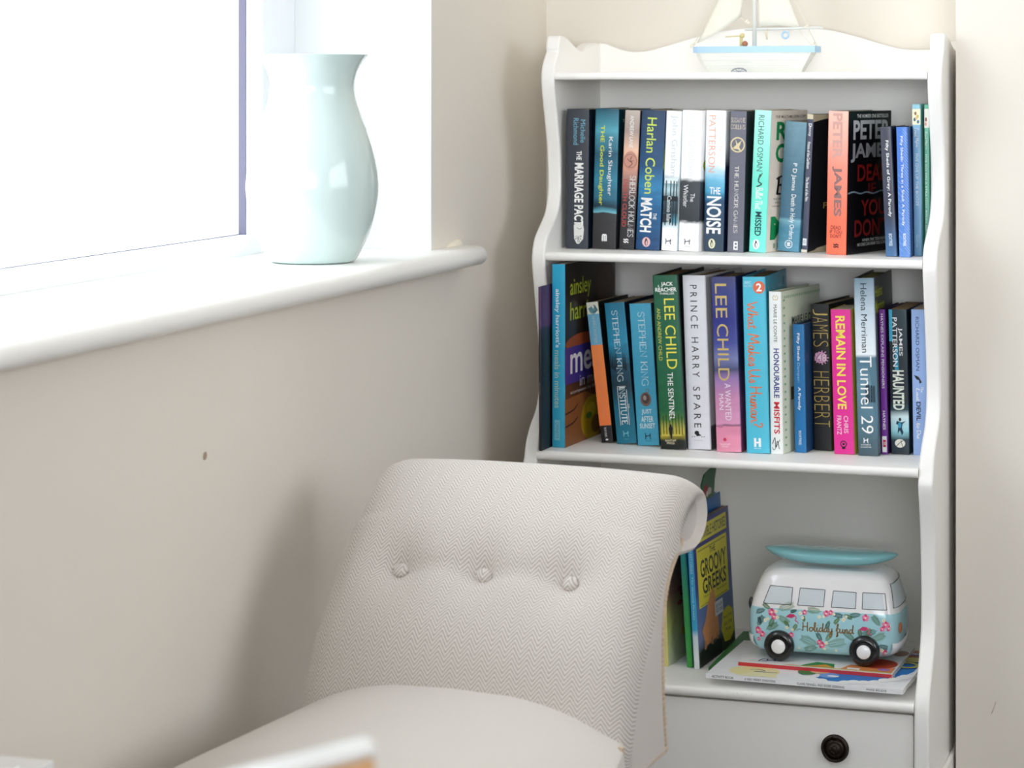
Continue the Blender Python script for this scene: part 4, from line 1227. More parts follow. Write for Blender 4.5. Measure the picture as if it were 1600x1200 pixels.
jh = flat('black_leatherette', rgb(26, 26, 30), .55)
b = book('hardback_book', 'black hardback with widely spaced gold capitals and a pink splash numeral', (1271.5, 703.5), (1300, 704), (1266.5, 475.5), ZM, jh, flat('black_side', rgb(14, 14, 18)), GM, -9.18, 0.155, True, PAGE_B)
_, S, C = b
for i, ch in enumerate('JAMES'):
    S.down(ch, .035 + i * .054, .035 + i * .054 + .04, .12, .92, GOLD, -.026)
for i, ch in enumerate('HERBERT'):
    S.down(ch, .46 + i * .056, .46 + i * .056 + .042, .1, .92, GOLD, -.026)
PK = rgb(222, 160, 200)
S.oval(.365, .5, .038, .34, PK)
for i in range(14):
    a = 2 * math.pi * i / 14; r1 = .9 + .4 * random.random()
    S.stroke([(.365, .5), (.365 + .042 * r1 * math.sin(a), .5 + .36 * r1 * math.cos(a))], .0014, PK, False)
S.across("'48", .335, .395, .18, .84, rgb(90, 40, 80), .03); S.across("'48", .338, .392, .22, .82, rgb(244, 216, 236), .005)
done(b)

ril = flat('hot_pink', rgb(224, 44, 146))
b = book('paperback_book', 'hot pink paperback with yellow condensed capitals', (1303.5, 709.5), (1335, 710), (1297.5, 484), ZM, ril, flat('pink_cover', rgb(240, 220, 90)), GM, -3.32, 0.084)
_, S, C = b
YE = rgb(244, 222, 92)
S.down('REMAIN', .045, .345, .24, .7, YE, .02); S.down('IN', .375, .46, .24, .68, YE, .02); S.down('LOVE', .49, .69, .24, .68, YE, .02)
S.down('FRANTZ', .735, .865, .18, .4, rgb(244, 200, 220), .01); S.down('CHRIS', .735, .855, .52, .74, rgb(244, 200, 220), .01)
S.ring(.93, .48, .004, .0012, INK); S.oval(.93, .48, .008, .06, INK); S.rect(.95, .965, .4, .56, INK)
done(b)

tu = ramp_mat('pale_blue_grey_photo', [(0, rgb(66, 86, 96)), (.2, rgb(84, 120, 136)), (.40, rgb(100, 140, 158)), (.55, rgb(78, 116, 138)), (.57, rgb(232, 238, 242)), (.75, rgb(206, 220, 230)), (1, rgb(126, 154, 172))], noise=.05, scale=8)
b = book('hardback_book', 'tall blue-grey photographic hardback with large white lower lettering', (1341, 712), (1373, 713), (1333.5, 435), ZM, tu, ramp_mat('charcoal_cover', [(0, rgb(60, 80, 90)), (.5, rgb(60, 72, 80)), (1, rgb(70, 74, 78))], noise=.1), GM, 0.20, 0.155, True, page_mat('olive_pages', rgb(150, 150, 90), 'X'))
_, S, C = b
S.down('Helena Merriman', .03, .42, .32, .62, rgb(30, 38, 46)); S.down('Tunnel 29', .44, .875, .2, .78, WH, -.004)
S.poly([(.46, .95), (.44, .98), (.5, .6), (.56, .7), (.8, .9), (.8, .98)], rgb(86, 122, 140)); 
for c in (.5, .6, .74, .86):
    S.oval(.6 + .02 * c, c, .012, .05, rgb(40, 60, 72)); S.rect(.615, .70, c - .06, c + .05, rgb(44, 66, 80))
S.down('Tunnel 29', .44, .875, .2, .78, WH, -.004)
S.leaping_h(.915, .4, .014, .1, WH); S.across('HODDER &', .935, .943, .16, .62, WH); S.across('STOUGHTON', .948, .956, .14, .64, WH)
C.across('Helena', .05, .115, .04, .42, rgb(196, 206, 50), .01); C.across('Merriman', .13, .205, .04, .52, rgb(196, 206, 50), .01)
done(b)

hy = flat('violet', rgb(116, 44, 150))
b = book('hardback_book', 'thin violet hardback with small white capitals along the spine', (1377.2, 710), (1387.4, 710.5), (1372.2, 484), ZM, hy, flat('violet_dark', rgb(50, 20, 70)), GM, -4.00, 0.113, True, PAGE_W)
_, S, C = b
S.down('HAYNES EXPLAINS PENSIONERS', .03, .545, .34, .72, WH, .005); S.down('HAYNES', .70, .83, .34, .74, WH, .01)
S.rect(.875, .985, .18, .86, WH); S.rect(.9, .95, .3, .74, rgb(206, 50, 90)); S.across('30', .915, .935, .36, .7, WH)
done(b)

ha = ramp_mat('dark_teal_spine', [(0, rgb(30, 44, 54)), (.1, rgb(36, 56, 66)), (.16, rgb(150, 210, 220)), (.26, rgb(214, 236, 238)), (.31, rgb(40, 70, 80)), (.36, rgb(28, 40, 48)), (.7, rgb(30, 44, 54)), (1, rgb(40, 60, 72))], noise=.06, dist=.03)
b = book('paperback_book', 'dark slate paperback with white capitals and a running man at its foot', (1392.5, 709.5), (1421, 710), (1388, 484), ZM, ha, ramp_mat('night_cover', [(0, rgb(30, 50, 60)), (1, rgb(20, 24, 28))], noise=.3), GM, -2.58, 0.130, pages=PAGE_B)
_, S, C = b
S.rect(.0, .22, .02, .2, rgb(64, 176, 210)); S.rect(.25, .42, .3, .5, rgb(50, 150, 180))
S.down('PATTERSON', .055, .395, .20, .46, WH, .005); S.down('JAMES', .125, .32, .5, .74, WH, .005)
S.down('HAUNTED', .42, .695, .16, .78, rgb(232, 240, 226), .03)
S.oval(.76, .52, .012, .07, INK); S.poly([(.77, .35), (.78, .6), (.77, .85), (.79, .66), (.82, .62), (.85, .7), (.87, .62), (.835, .5), (.86, .38), (.83, .4), (.8, .42), (.79, .3)], rgb(30, 60, 80)); S.oval(.8, .5, .02, .1, rgb(60, 160, 200))
S.oval(.925, .5, .03, .28, rgb(236, 234, 220)); S.stroke([(.945, .3), (.92, .5), (.905, .68)], .0008, INK); S.stroke([(.9, .55), (.92, .58), (.95, .66)], .0008, INK)
done(b)

ld = flat('periwinkle', rgb(150, 178, 226))
b = book('paperback_book', 'periwinkle-blue paperback half hidden by the bookcase side, last on middle shelf', (1427, 711), (1450, 711.5), (1423.5, 484), ZM, ld, ld, GM, -0.59, 0.130, pages=PAGE_A)
_, S, C = b
S.down('RICHARD OSMAN', .05, .42, .28, .52, rgb(40, 56, 100))
S.poly([(.45, .12), (.46, .4), (.49, .6), (.48, .3)], INK); S.poly([(.46, .44), (.5, .66), (.51, .5)], INK)
S.script('Last', .54, .635, .26, .52, WH, .22); S.script('The', .53, .57, .58, .76, WH, .22); S.down('DEVIL', .635, .765, .26, .56, rgb(24, 32, 60), .02); S.script('to Die', .78, .89, .26, .56, WH, .22)
done(b)

# --- lowest shelf, standing at the left
gg = ramp_mat('sky_blue_spine', [(0, rgb(220, 226, 226)), (.22, rgb(200, 214, 220)), (.27, rgb(60, 160, 200)), (1, rgb(50, 148, 196))], noise=.03)
gc = ramp_mat('navy_comic_cover', [(0, rgb(60, 70, 44)), (.1, rgb(40, 50, 40)), (.18, rgb(104, 112, 150)), (.45, rgb(70, 100, 156)), (.55, rgb(40, 50, 120)), (1, rgb(44, 44, 112))], noise=.1, scale=6)
b = book('paperback_book', 'blue children\'s comic history book with a yellow title panel on its cover', (1084.5, 1045.5), (1093, 1046), (1072, 822), ZL, gg, gc, GL, -4, .172, pages=PAGE_B)
_, S, C = b
S.down('HORRIBLE HISTORIES', .02, .34, .3, .75, rgb(160, 206, 226), .01); S.down('The Groovy Greeks', .36, .66, .35, .7, rgb(190, 222, 236))
YP = rgb(214, 202, 60)
C.rect(.035, .15, .12, .92, YP); C.across('HORRIBLE HISTORIES', .06, .13, .15, .9, rgb(50, 46, 60), .01)
C.rect(.18, .60, .08, .90, YP); C.rect(.2, .21, .12, .86, rgb(150, 140, 50)); C.rect(.585, .592, .12, .86, rgb(150, 140, 50))
C.across('THE', .215, .26, .42, .58, INK, .01); C.across('GROOVY', .275, .40, .16, .86, INK, .02); C.across('GREEKS', .41, .52, .2, .84, INK, .02)
C.across('Terry Deary', .53, .55, .2, .5, rgb(60, 60, 40)); C.across('Martin Brown', .53, .55, .56, .84, rgb(60, 60, 40))
SK = rgb(206, 140, 92)
C.poly([(.57, .34), (.52, .42), (.5, .46), (.58, .5), (.7, .56), (.86, .56), (.88, .2), (.76, .12), (.7, .22), (.6, .3)], SK)
for c in (.16, .34, .48):
    C.rect(.84, .99, c, c + .05, rgb(178, 120, 84))
C.poly([(.9, .05), (.88, .1), (.9, .18), (.88, .3), (.9, .4), (.88, .5), (.9, .62), (1, .62), (1, .05)], rgb(24, 30, 24))
C.rect(.62, .72, .48, .7, rgb(214, 218, 226)); C.across('BUY NOW', .64, .665, .51, .68, INK); C.across('GET ONE', .675, .7, .51, .68, INK)
C.poly([(.72, .68), (.7, .84), (.74, .95), (.9, .97), (.95, .85), (.94, .7), (.84, .62)], rgb(200, 190, 40))
C.across('Buy One', .755, .785, .7, .92, INK); C.across('Get One', .80, .83, .7, .92, INK); C.across('Free', .845, .875, .74, .88, INK)
done(b)

gs = ramp_mat('green_teal_spine', [(0, rgb(62, 160, 62)), (.4, rgb(54, 150, 90)), (.75, rgb(30, 128, 134)), (1, rgb(36, 110, 176))], noise=.04)
b = book('hardback_book', 'taller green-to-teal spined picture book with a green peaked cover top', (1073, 1043), (1083, 1044), (1058, 800), ZL, gs, flat('blue_cover', rgb(30, 104, 178)), GL, -4, .172, True, PAGE_W)
root, S, C = b
w_, h_ = root['_w'], S.h
bm = bmesh.new()
crestp = [(.085, h_ - .002), (.09, h_ + .022), (.105, h_ + .034), (.13, h_ + .038), (.158, h_ + .040), (.160, h_ + .034), (.150, h_ + .020), (.144, h_ + .004), (.144, h_ - .002)]
prism(bm, crestp, lambda p, t: (w_ - .0024 if t == 0 else w_, p[0], p[1]))
pk = mesh_obj('peaked_cover_top', bm, flat('leaf_green', rgb(24, 96, 50)), root)
C.A.disc(.105, h_ + .012, .012, .008, rgb(150, 46, 50)); C.A.disc(.122, h_ + .009, .010, .005, rgb(206, 190, 180)); C.A.disc(.11, h_ + .006, .005, .004, rgb(230, 214, 206))
done(b)

ys = ramp_mat('yellow_spine', [(0, rgb(214, 202, 120)), (1, rgb(226, 214, 150))], noise=.04)
yc = ramp_mat('pale_olive_cover', [(0, rgb(190, 200, 160)), (.3, rgb(170, 176, 100)), (.55, rgb(120, 90, 70)), (1, rgb(50, 50, 40))], noise=.2, scale=6, dist=.15)
b = book('paperback_book', 'yellow-spined book with mottled red and olive cover, mostly hidden behind the chair back', (1036, 1041), (1044, 1041), (1030, 840), ZL, ys, yc, GL, -6, .165, pages=PAGE_W)
_, S, C = b
for i in range(14):
    C.oval(.32 + random.random() * .3, .2 + random.random() * .7, .02, .06, rgb(110 + 40 * random.random(), 40, 34))
for i in range(5):
    C.oval(.75 + random.random() * .15, .3 + random.random() * .4, .04, .08, rgb(190, 184, 50))
done(b)


# ------------------------------------------------------------------ flat books under the money box
def flat_book(name, label, corners_front, z0, th, depth, covmat, edgemat, group, rz=0.0, pages=PAGE_Z, spine_front=True):
    """A book lying flat; its front (spine) edge runs between two survey columns at depth row given by pixel points on its top edge."""
    A = on_z(*corners_front[0], z0 + th); B = on_z(*corners_front[1], z0 + th)
    ang = rz
    Lw = (B - A).length
    root = empty(name, (A.x, A.y, z0), (0, 0, ang))
    tag(root, label, 'book', group)
    t = 0.0006
    bm = bmesh.new()
    pts = [(0, 0), (th, 0)]
    pr = [(0, 0), (depth, 0), (depth, t), (t * 2, t), (t * 2, th - t), (depth, th - t), (depth, th), (0, th)]
    prism(bm, pr, lambda p, q: ((0 if q == 0 else Lw), p[0], p[1]))
    for f in bm.faces:
        f.material_index = 1 if f.normal.y < -0.5 else 0
    mesh_obj('cover', bm, [covmat, edgemat], root)
    bm = bmesh.new(); box(bm, 0.0006, Lw - 0.0006, t * 2 + 0.0001, depth - 0.0006, t + 0.0001, th - t - 0.0001)
    mesh_obj('page_block', bm, pages, root)
    topA = Art(lambda a, b_, l: Vector((a, b_, th + l)))
    frA = Art(lambda a, b_, l: Vector((a, -l, b_)))
    return root, Face(topA, Lw, depth), Face(frA, Lw, th)


GF = 'books lying flat under the money box'
zb = ZL + 0.0003
b0 = flat_book('paperback_book', 'salmon-edged thin book at the bottom of the flat pile', ((1125, 1048.5), (1420, 1065)), zb, .0045, .2, flat('salmon', rgb(206, 140, 116)), flat('salmon_edge', rgb(170, 90, 80)), GF, R(0))
zb += .0048
A0 = on_z(1107, 1043, zb + .005)
b1 = flat_book('paperback_book', 'bright green picture book peeking out left beneath the white book', ((1107, 1043), (1330, 1054)), zb, .005, .23, flat('bright_green', rgb(26, 120, 52)), flat('green_edge', rgb(30, 110, 60)), GF, R(0.5))
_, T, E = b1
T.oval(.72, .27, .06, .06, rgb(236, 178, 50)); T.script('Bo', .42, .58, .2, .42, rgb(120, 190, 60), .2, False)
T.A.build('cover_picture', b1[0])
zb += .0053
b2 = flat_book('paperback_book', 'large white activity book with blue sea, clouds and small black spine lettering', ((1103, 1052), (1414, 1072.5)), zb, .0062, .205, flat('white_cover', rgb(240, 240, 242)), flat('white_edge', rgb(240, 240, 242)), GF, R(-2.0))
_, T, E = b2
BLU = rgb(30, 122, 200)
T.poly([(.92, .46), (.9, .52), (.86, .55), (.5, .6), (.1, .62), (.02, .7), (.02, .985), (.5, .985), (.66, .95), (.74, .93), (.8, .88), (.9, .78), (.93, .7), (.93, .6)], BLU)
T.oval(.84, .22, .14, .13, rgb(240, 232, 170)); T.poly([(.97, .15), (.95, .16), (.72, .3), (.97, .36)], rgb(240, 234, 186))
T.stroke([(.8, .19), (.79, .24), (.82, .27), (.85, .22), (.84, .34)], .002, rgb(50, 56, 90))
for c, a in ((.46, .93), (.50, .91), (.54, .93), (.58, .94), (.70, .94), (.74, .91), (.79, .9), (.84, .87), (.88, .8), (.92, .76), (.955, .70), (.966, .66)):
    T.oval(a, c, .05, .032, WH)
T.oval(.80, .60, .07, .05, rgb(110, 160, 226)); T.oval(.81, .62, .02, .03, WH)
T.oval(.74, .48, .09, .05, rgb(60, 130, 70)); T.oval(.72, .54, .05, .05, rgb(226, 190, 150))
for i in range(12):
    T.oval(.62 + .07 * (i % 2) + .01 * i, .84 + .012 * i, .012, .003, WH)
T.ring(.36, .93, .014, .007, rgb(196, 190, 100)); T.oval(.12, .9, .06, .1, rgb(150, 70, 50)); T.oval(.2, .94, .07, .05, rgb(206, 190, 110))
T.A.build('cover_picture', b2[0])
E.across('ACTIVITY BOOK', .25, .75, .03, .145, INK, .01); E.across('A VERY MERRY CHRISTMAS', .25, .75, .20, .36, INK); E.across('CLAIRE FENNELL AND ROSIE GREENING', .25, .75, .47, .71, INK); E.across('MAKE BELIEVE', .3, .7, .82, .92, INK)
E.A.build('spine_lettering', b2[0])
zb += .0065
b3 = flat_book('paperback_book', 'red-spined square picture book on top of the pile, directly under the wheels', ((1153.5, 1034), (1397, 1048.5)), zb, .005, .17, flat('white_top', rgb(236, 232, 230)), flat('red_edge', rgb(196, 56, 62)), GF, R(-2.0))
_, T, E = b3
T.rect(.955, .975, .3, .99, rgb(226, 196, 90)); T.poly([(.95, .4), (.8, .48), (.82, .6), (.95, .62)], rgb(40, 140, 70)); T.poly([(.95, .44), (.86, .55), (.94, .62)], rgb(232, 160, 60))
T.poly([(.95, .66), (.8, .7), (.8, .99), (.95, .99)], rgb(226, 140, 80)); T.oval(.7, .87, .16, .12, rgb(190, 70, 40)); T.oval(.3, .95, .1, .05, rgb(170, 130, 110)); T.rect(.9, .95, .7, .78, WH); T.oval(.88, .93, .04, .04, rgb(170, 120, 190))
T.stroke([(.93, .12), (.86, .13), (.84, .16), (.9, .17), (.92, .14)], .0022, rgb(50, 60, 110)); T.stroke([(.9, .18), (.86, .21), (.9, .22)], .002, rgb(110, 130, 170)); T.stroke([(.93, .05), (.92, .1)], .001, rgb(120, 120, 120))
T.A.build('cover_picture', b3[0])
zb += .0052

# ------------------------------------------------------------------ camper van money box
vc = on_z(1284, 1036.5, zb)
VR = R(1.5)
van = tag(empty('money_box', (vc.x, vc.y + 0.0, zb), (0, 0, VR)), 'aqua and white ceramic camper van money box with a surfboard on its roof', 'money box')
HL, HWD = 0.0955, 0.0625        # half length, half width
VOFF = Vector((0, HWD, 0))     # root at the foot of the near side
levels = [(0.010, .078, .042, 0), (0.012, .086, .050, 0), (0.018, .091, .055, 0), (0.030, .0945, .0572, 0), (0.050, .0962, .058, 0), (0.068, .0955, .0578, 0), (0.0745, .0945, .057, 0),
          (0.0765, .0938, .0566, 0), (0.079, .0932, .056, 0), (0.090, .0905, .0535, .0005), (0.105, .0865, .0498, .001), (0.115, .0835, .0475, .0015), (0.122, .0805, .0455, .002), (0.128, .0755, .0425, .0025), (0.132, .069, .038, .003), (0.1345, .058, .030, .003)]


def zmap(z):
    for (a, b_), (c, d_) in zip(ZM_, ZM_[1:]):
        if z <= c:
            return b_ + (d_ - b_) * (z - a) / (c - a)
    return z


ZM_ = [(0, 0), (.0745, .0702), (.0795, .0758), (.1065, .0988), (.1345, .1205), (.2, .19)]
levels = [(zmap(a), L * 1.03, W * 1.077, o) for a, L, W, o in levels]


NS = 88
EXP = 9.0


def van_half(z):
    for a, b_ in zip(levels, levels[1:]):
        if a[0] <= z <= b_[0]:
            t = (z - a[0]) / (b_[0] - a[0])
            return tuple(a[i] + (b_[i] - a[i]) * t for i in range(1, 4))
    return levels[-1][1:]


def van_pt(th, z, grow=0.0):
    L, W, o = van_half(z)
    c, s = math.cos(th), math.sin(th)
    x = math.copysign(abs(c) ** (2 / EXP), c) * (L + grow) + o; y = math.copysign(abs(s) ** (2 / EXP), s) * (W + grow)
    x += 0.007 * c * (1 - min(1.0, abs(y) / max(W, 1e-6)) ** 2)
    return Vector((x, y + HWD, z))


def side_y(x, z):
    L, W, o = van_half(z)
    q = min(1.0, abs((x - o) / L))
    return HWD - W * (1 - q ** EXP) ** (1 / EXP)


bm = bmesh.new()
rings = []
zl = []
for a, b_ in zip(levels, levels[1:]):
    k = 3 if b_[0] - a[0] > .006 else 1
    for i in range(k):
        zl.append(a[0] + (b_[0] - a[0]) * i / k)
zl.append(levels[-1][0])
for z in zl:
    rings.append([bm.verts.new(van_pt(2 * math.pi * i / NS + 0.001, z)) for i in range(NS)])
for (A, B), z in zip(zip(rings, rings[1:]), zl):
    for i in range(NS):
        f = bm.faces.new((A[i], A[(i + 1) % NS], B[(i + 1) % NS], B[i])); f.smooth = True
        f.material_index = 0 if z < zmap(0.0744) else 1
bm.faces.new(rings[0][::-1]); f = bm.faces.new(rings[-1]); f.material_index = 1
M_aqua = gloss_mat('aqua_glaze', rgb(172, 218, 226), 0.15, 0.5)
M_wglz = gloss_mat('white_glaze', rgb(242, 240, 240), 0.12, 0.6)
M_board = gloss_mat('teal_glaze', rgb(142, 204, 210), 0.12, 0.6)
M_tyre = gloss_mat('black_glaze', rgb(20, 20, 22), 0.25, 0.4)
mesh_obj('body', bm, [M_aqua, M_wglz], van)
# bumpers at both ends
for sgn in (1, -1):
    bm = bmesh.new()
    path = [van_pt(math.pi * (0 if sgn > 0 else 1) + t, 0.026, 0.0005) for t in [(-1.15 + 2.3 * i / 30) * 0.62 for i in range(31)]]
    for v in path:
        pass
    rows = []
    for z, g in ((0.016, 0.0002), (0.017, 0.002), (0.0235, 0.0032), (0.030, 0.002), (0.031, 0.0002)):
        rows.append([bm.verts.new(van_pt(math.pi * (0 if sgn > 0 else 1) + (-1 + 2 * i / 40) * 0.7, z, g)) for i in range(41)])
    for A, B in zip(rows, rows[1:]):
        for i in range(40):
            bm.faces.new((A[i], A[i + 1], B[i + 1], B[i])).smooth = True
    bmesh.ops.recalc_face_normals(bm, faces=bm.faces[:])
    mesh_obj('bumper', bm, M_wglz, van, True)
# wheels with white hubs (survey of the two near wheels)
for side in (0, 1):
    for wx in (-.0575, .0575):
        yy = -0.003 if side == 0 else 2 * HWD + 0.003
        sg = 1 if side == 0 else -1
        bm = bmesh.new()
        bmm = [(0.0, -0.014), (0.0195, -0.014), (0.0205, -0.004), (0.0203, 0.001), (0.0185, 0.0042), (0.0155, 0.0055), (0.0125, 0.0058), (0.0098, 0.005), (0.0, 0.0046)]
        lathe(bm, [(r, h * sg) for r, h in bmm], 36, (wx, yy, 0.0207), 0, '-Y')
        wo = mesh_obj('wheel', bm, M_tyre, van, True)
        bm = bmesh.new()
        lathe(bm, [(r, h * sg) for r, h in [(0.0094, 0.0044), (0.0094, 0.0066), (0.0085, 0.0074), (0.0, 0.0078)]], 30, (wx, yy, 0.0207), 0, '-Y')
        mesh_obj('hub', bm, M_wglz, wo, True)
# surfboard on the roof
bm = bmesh.new()
BL = 0.091; nb_, ns_ = 36, 20
rings = []
for i in range(nb_ + 1):
    t = -1 + 2 * i / nb_
    tt = max(-.998, min(.998, t))
    wd = 0.034 * (1 - abs(tt) ** 2.6) ** 0.75 + .0006
    thk = 0.0130 * (1 - abs(tt) ** 3.6) ** 0.7 + .0006
    zc = 0.1365 + 0.0040 * abs(tt) ** 2.6 - (0.0005 * tt)
    ring = []
    for k in range(ns_):
        a = 2 * math.pi * k / ns_
        zz = math.sin(a) * thk
        zz = zz if zz < 0 else zz * 0.5
        ring.append(bm.verts.new((0.003 + BL * t, HWD + math.copysign(abs(math.cos(a)) ** .8, math.cos(a)) * wd, zc + zz)))
    rings.append(ring)
for A, B in zip(rings, rings[1:]):
    for k in range(ns_):
        bm.faces.new((A[k], A[(k + 1) % ns_], B[(k + 1) % ns_], B[k])).smooth = True
bm.faces.new(rings[0]); bm.faces.new(rings[-1])
bmesh.ops.recalc_face_normals(bm, faces=bm.faces[:])
mesh_obj('surfboard', bm, M_board, van, True)
# painted windows: grey-blue panes with a hand drawn black outline
PANE = gloss_mat('painted_pane', rgb(212, 220, 224), 0.15, 0.5)
LINE = paint(rgb(40, 40, 44), 0.4)
wins = [[(-.0785, .0790), (-.0405, .0772), (-.0392, .1055), (-.0700, .1065)], [(-.0315, .0775), (.0035, .0757), (.0048, .1048), (-.0290, .1055)],
        [(.0140, .0765), (.0465, .0752), (.0468, .1035), (.0160, .1040)], [(.0555, .0768), (.0880, .0762), (.0848, .1035), (.0555, .1040)]]


def side_pt(u, v, l):
    return Vector((u, side_y(u, v) - l, v))


wa = Art(side_pt)
for q in wins:
    q = [(x - .0015, zmap(max(z, .0795) if z < .09 else z)) for x, z in q]
    # fill as a grid so that it follows the glaze
    vs, fs = [], []
    for j in range(5):
        for i in range(7):
            s, t = i / 6, j / 4
            a = [q[0][k] * (1 - s) + q[1][k] * s for k in (0, 1)]; b_ = [q[3][k] * (1 - s) + q[2][k] * s for k in (0, 1)]
            vs.append((a[0] * (1 - t) + b_[0] * t, a[1] * (1 - t) + b_[1] * t))
    for j in range(4):
        for i in range(6):
            fs.append((j * 7 + i, j * 7 + i + 1, j * 7 + i + 8, j * 7 + i + 7))
    wa.n = 0
    wa.raw(vs, fs, PANE)
    for a, b_ in zip(q, q[1:] + q[:1]):
        wa.n = 8
        wa.raw(*ribbon([(a[0] + (b_[0] - a[0]) * i / 6, a[1] + (b_[1] - a[1]) * i / 6) for i in range(7)], .0008), LINE)
wa.build('side_window', van)


def end_pt(u, v, l):       # u: -1..1 across the right-hand end
    L, W, o = van_half(v)
    y = u * W
    x = (L + l) * (1 - min(1, abs(u)) ** EXP) ** (1 / EXP) + o + 0.007 * (1 - u * u)
    return Vector((x, HWD + y, v))


ea = Art(end_pt)
vs, fs = [], []
q = [(-.86, .0775), (.86, .0775), (.78, .107), (-.78, .107)]
for j in range(6):
    for i in range(15):
        s, t = i / 14, j / 5
        vs.append(((q[0][0] * (1 - t) + q[3][0] * t) * (1 - s) + (q[1][0] * (1 - t) + q[2][0] * t) * s, q[0][1] * (1 - t) + q[3][1] * t))
for j in range(5):
    for i in range(14):
        fs.append((j * 15 + i, j * 15 + i + 1, j * 15 + i + 16, j * 15 + i + 15))
ea.n = 6
ea.raw(vs, fs, PANE)
wob = ea.build('end_window', van)
bm = bmesh.new()
rim = [end_pt(q[0][0] + (q[1][0] - q[0][0]) * i / 14, q[0][1], .0004) for i in range(15)] + [end_pt(q[1][0] + (q[2][0] - q[1][0]) * i / 5, q[1][1] + (q[2][1] - q[1][1]) * i / 5, .0004) for i in range(1, 6)] + \
      [end_pt(q[2][0] + (q[3][0] - q[2][0]) * i / 14, q[2][1], .0004) for i in range(1, 15)] + [end_pt(q[3][0] + (q[0][0] - q[3][0]) * i / 5, q[3][1] + (q[0][1] - q[3][1]) * i / 5, .0004) for i in range(1, 5)]
tube(bm, rim, .00045, 5, None, True)
mesh_obj('window_outline', bm, LINE, van)
# black lamp at the left corner, orange lamp at the right corner
bm = bmesh.new()
bmesh.ops.create_uvsphere(bm, u_segments=16, v_segments=10, radius=1, matrix=Matrix.Translation(van_pt(math.pi * 1.075, .0715) + Vector((.0005, 0, 0))) @ Matrix.Diagonal((.0040, .0050, .0088, 1)))
mesh_obj('headlamp', bm, M_tyre, van, True)
bm = bmesh.new()
bmesh.ops.create_uvsphere(bm, u_segments=16, v_segments=10, radius=1, matrix=Matrix.Translation(end_pt(-.66, .0500, 0)) @ Matrix.Diagonal((.0022, .0085, .0075, 1)))
mesh_obj('tail_lamp', bm, gloss_mat('orange_glaze', rgb(196, 112, 70), .2, .4), van, True)
# transfer printed flowers, palm fronds, flamingos and the lettering
va = Art(side_pt)
GRN = [rgb(56, 100, 84), rgb(86, 124, 76), rgb(40, 80, 74), rgb(110, 142, 86)]


def frond(cx_, cz_, ang, ln, col, n=9):
    dx, dz = math.cos(ang), math.sin(ang)
    va.n = 1
    va.raw(*ribbon([(cx_ + dx * ln * t / 5, cz_ + dz * ln * t / 5) for t in range(6)], .0005), col)
    for i in range(1, n):
        t = i / n
        bx, bz = cx_ + dx * ln * t, cz_ + dz * ln * t
        l2 = ln * .42 * (1 - abs(t - .45) * .9)
        for sg in (1, -1):
            a2 = ang + sg * R(48)
            ex, ez = bx + math.cos(a2) * l2, bz + math.sin(a2) * l2
            px_, pz_ = -math.sin(a2) * .00034, math.cos(a2) * .00034
            va.n = 2
            mx_, mz_ = (bx + ex) / 2, (bz + ez) / 2
            va.poly([(bx, bz), (mx_ + px_, mz_ + pz_), (ex, ez), (mx_ - px_, mz_ - pz_)], col)


def flower(cx_, cz_, r, col, col2):
    for i in range(5):
        a = 2 * math.pi * i / 5 + .3
        va.n = 4 + i % 3
        va.disc(cx_ + math.cos(a) * r * .55, cz_ + math.sin(a) * r * .55, r * .5, r * .5, col if i % 2 else col2, 10)
    va.n = 8
    va.disc(cx_, cz_, r * .3, r * .3, rgb(246, 214, 200), 8)


def bloom(cx_, cz_, r):
    va.n = 7
    for i in range(5):
        a = 2 * math.pi * i / 5
        va.n = 7 + i % 2
        va.disc(cx_ + math.cos(a) * r * .6, cz_ + math.sin(a) * r * .6, r * .42, r * .42, rgb(244, 238, 214), 8)
    va.n = 9
    va.disc(cx_, cz_, r * .3, r * .3, rgb(226, 200, 90), 8)


def flamingo(cx_, cz_, s):
    va.n = 5
    va.poly([(cx_ - .0085 * s, cz_ - .0012 * s), (cx_ - .003 * s, cz_ + .0035 * s), (cx_ + .003 * s, cz_ + .003 * s), (cx_ + .004 * s, cz_), (cx_, cz_ - .0022 * s), (cx_ - .004 * s, cz_ - .0018 * s)], rgb(206, 60, 110))
    va.n = 6
    va.stroke([(cx_ + .003 * s, cz_ + .002 * s), (cx_ + .006 * s, cz_ - .001 * s), (cx_ + .0045 * s, cz_ - .005 * s), (cx_ + .0075 * s, cz_ - .0065 * s)], .0012 * s, rgb(226, 96, 140))
    va.n = 7
    va.stroke([(cx_ + .0075 * s, cz_ - .0065 * s), (cx_ + .009 * s, cz_ - .0092 * s)], .0009 * s, rgb(190, 70, 110))


PK1, PK2 = rgb(220, 70, 126), rgb(238, 130, 166)


def vx(px):
    return (px - 1284) / 1159.0


def vz(py):
    return zmap((1040 - py) / 1166.0)


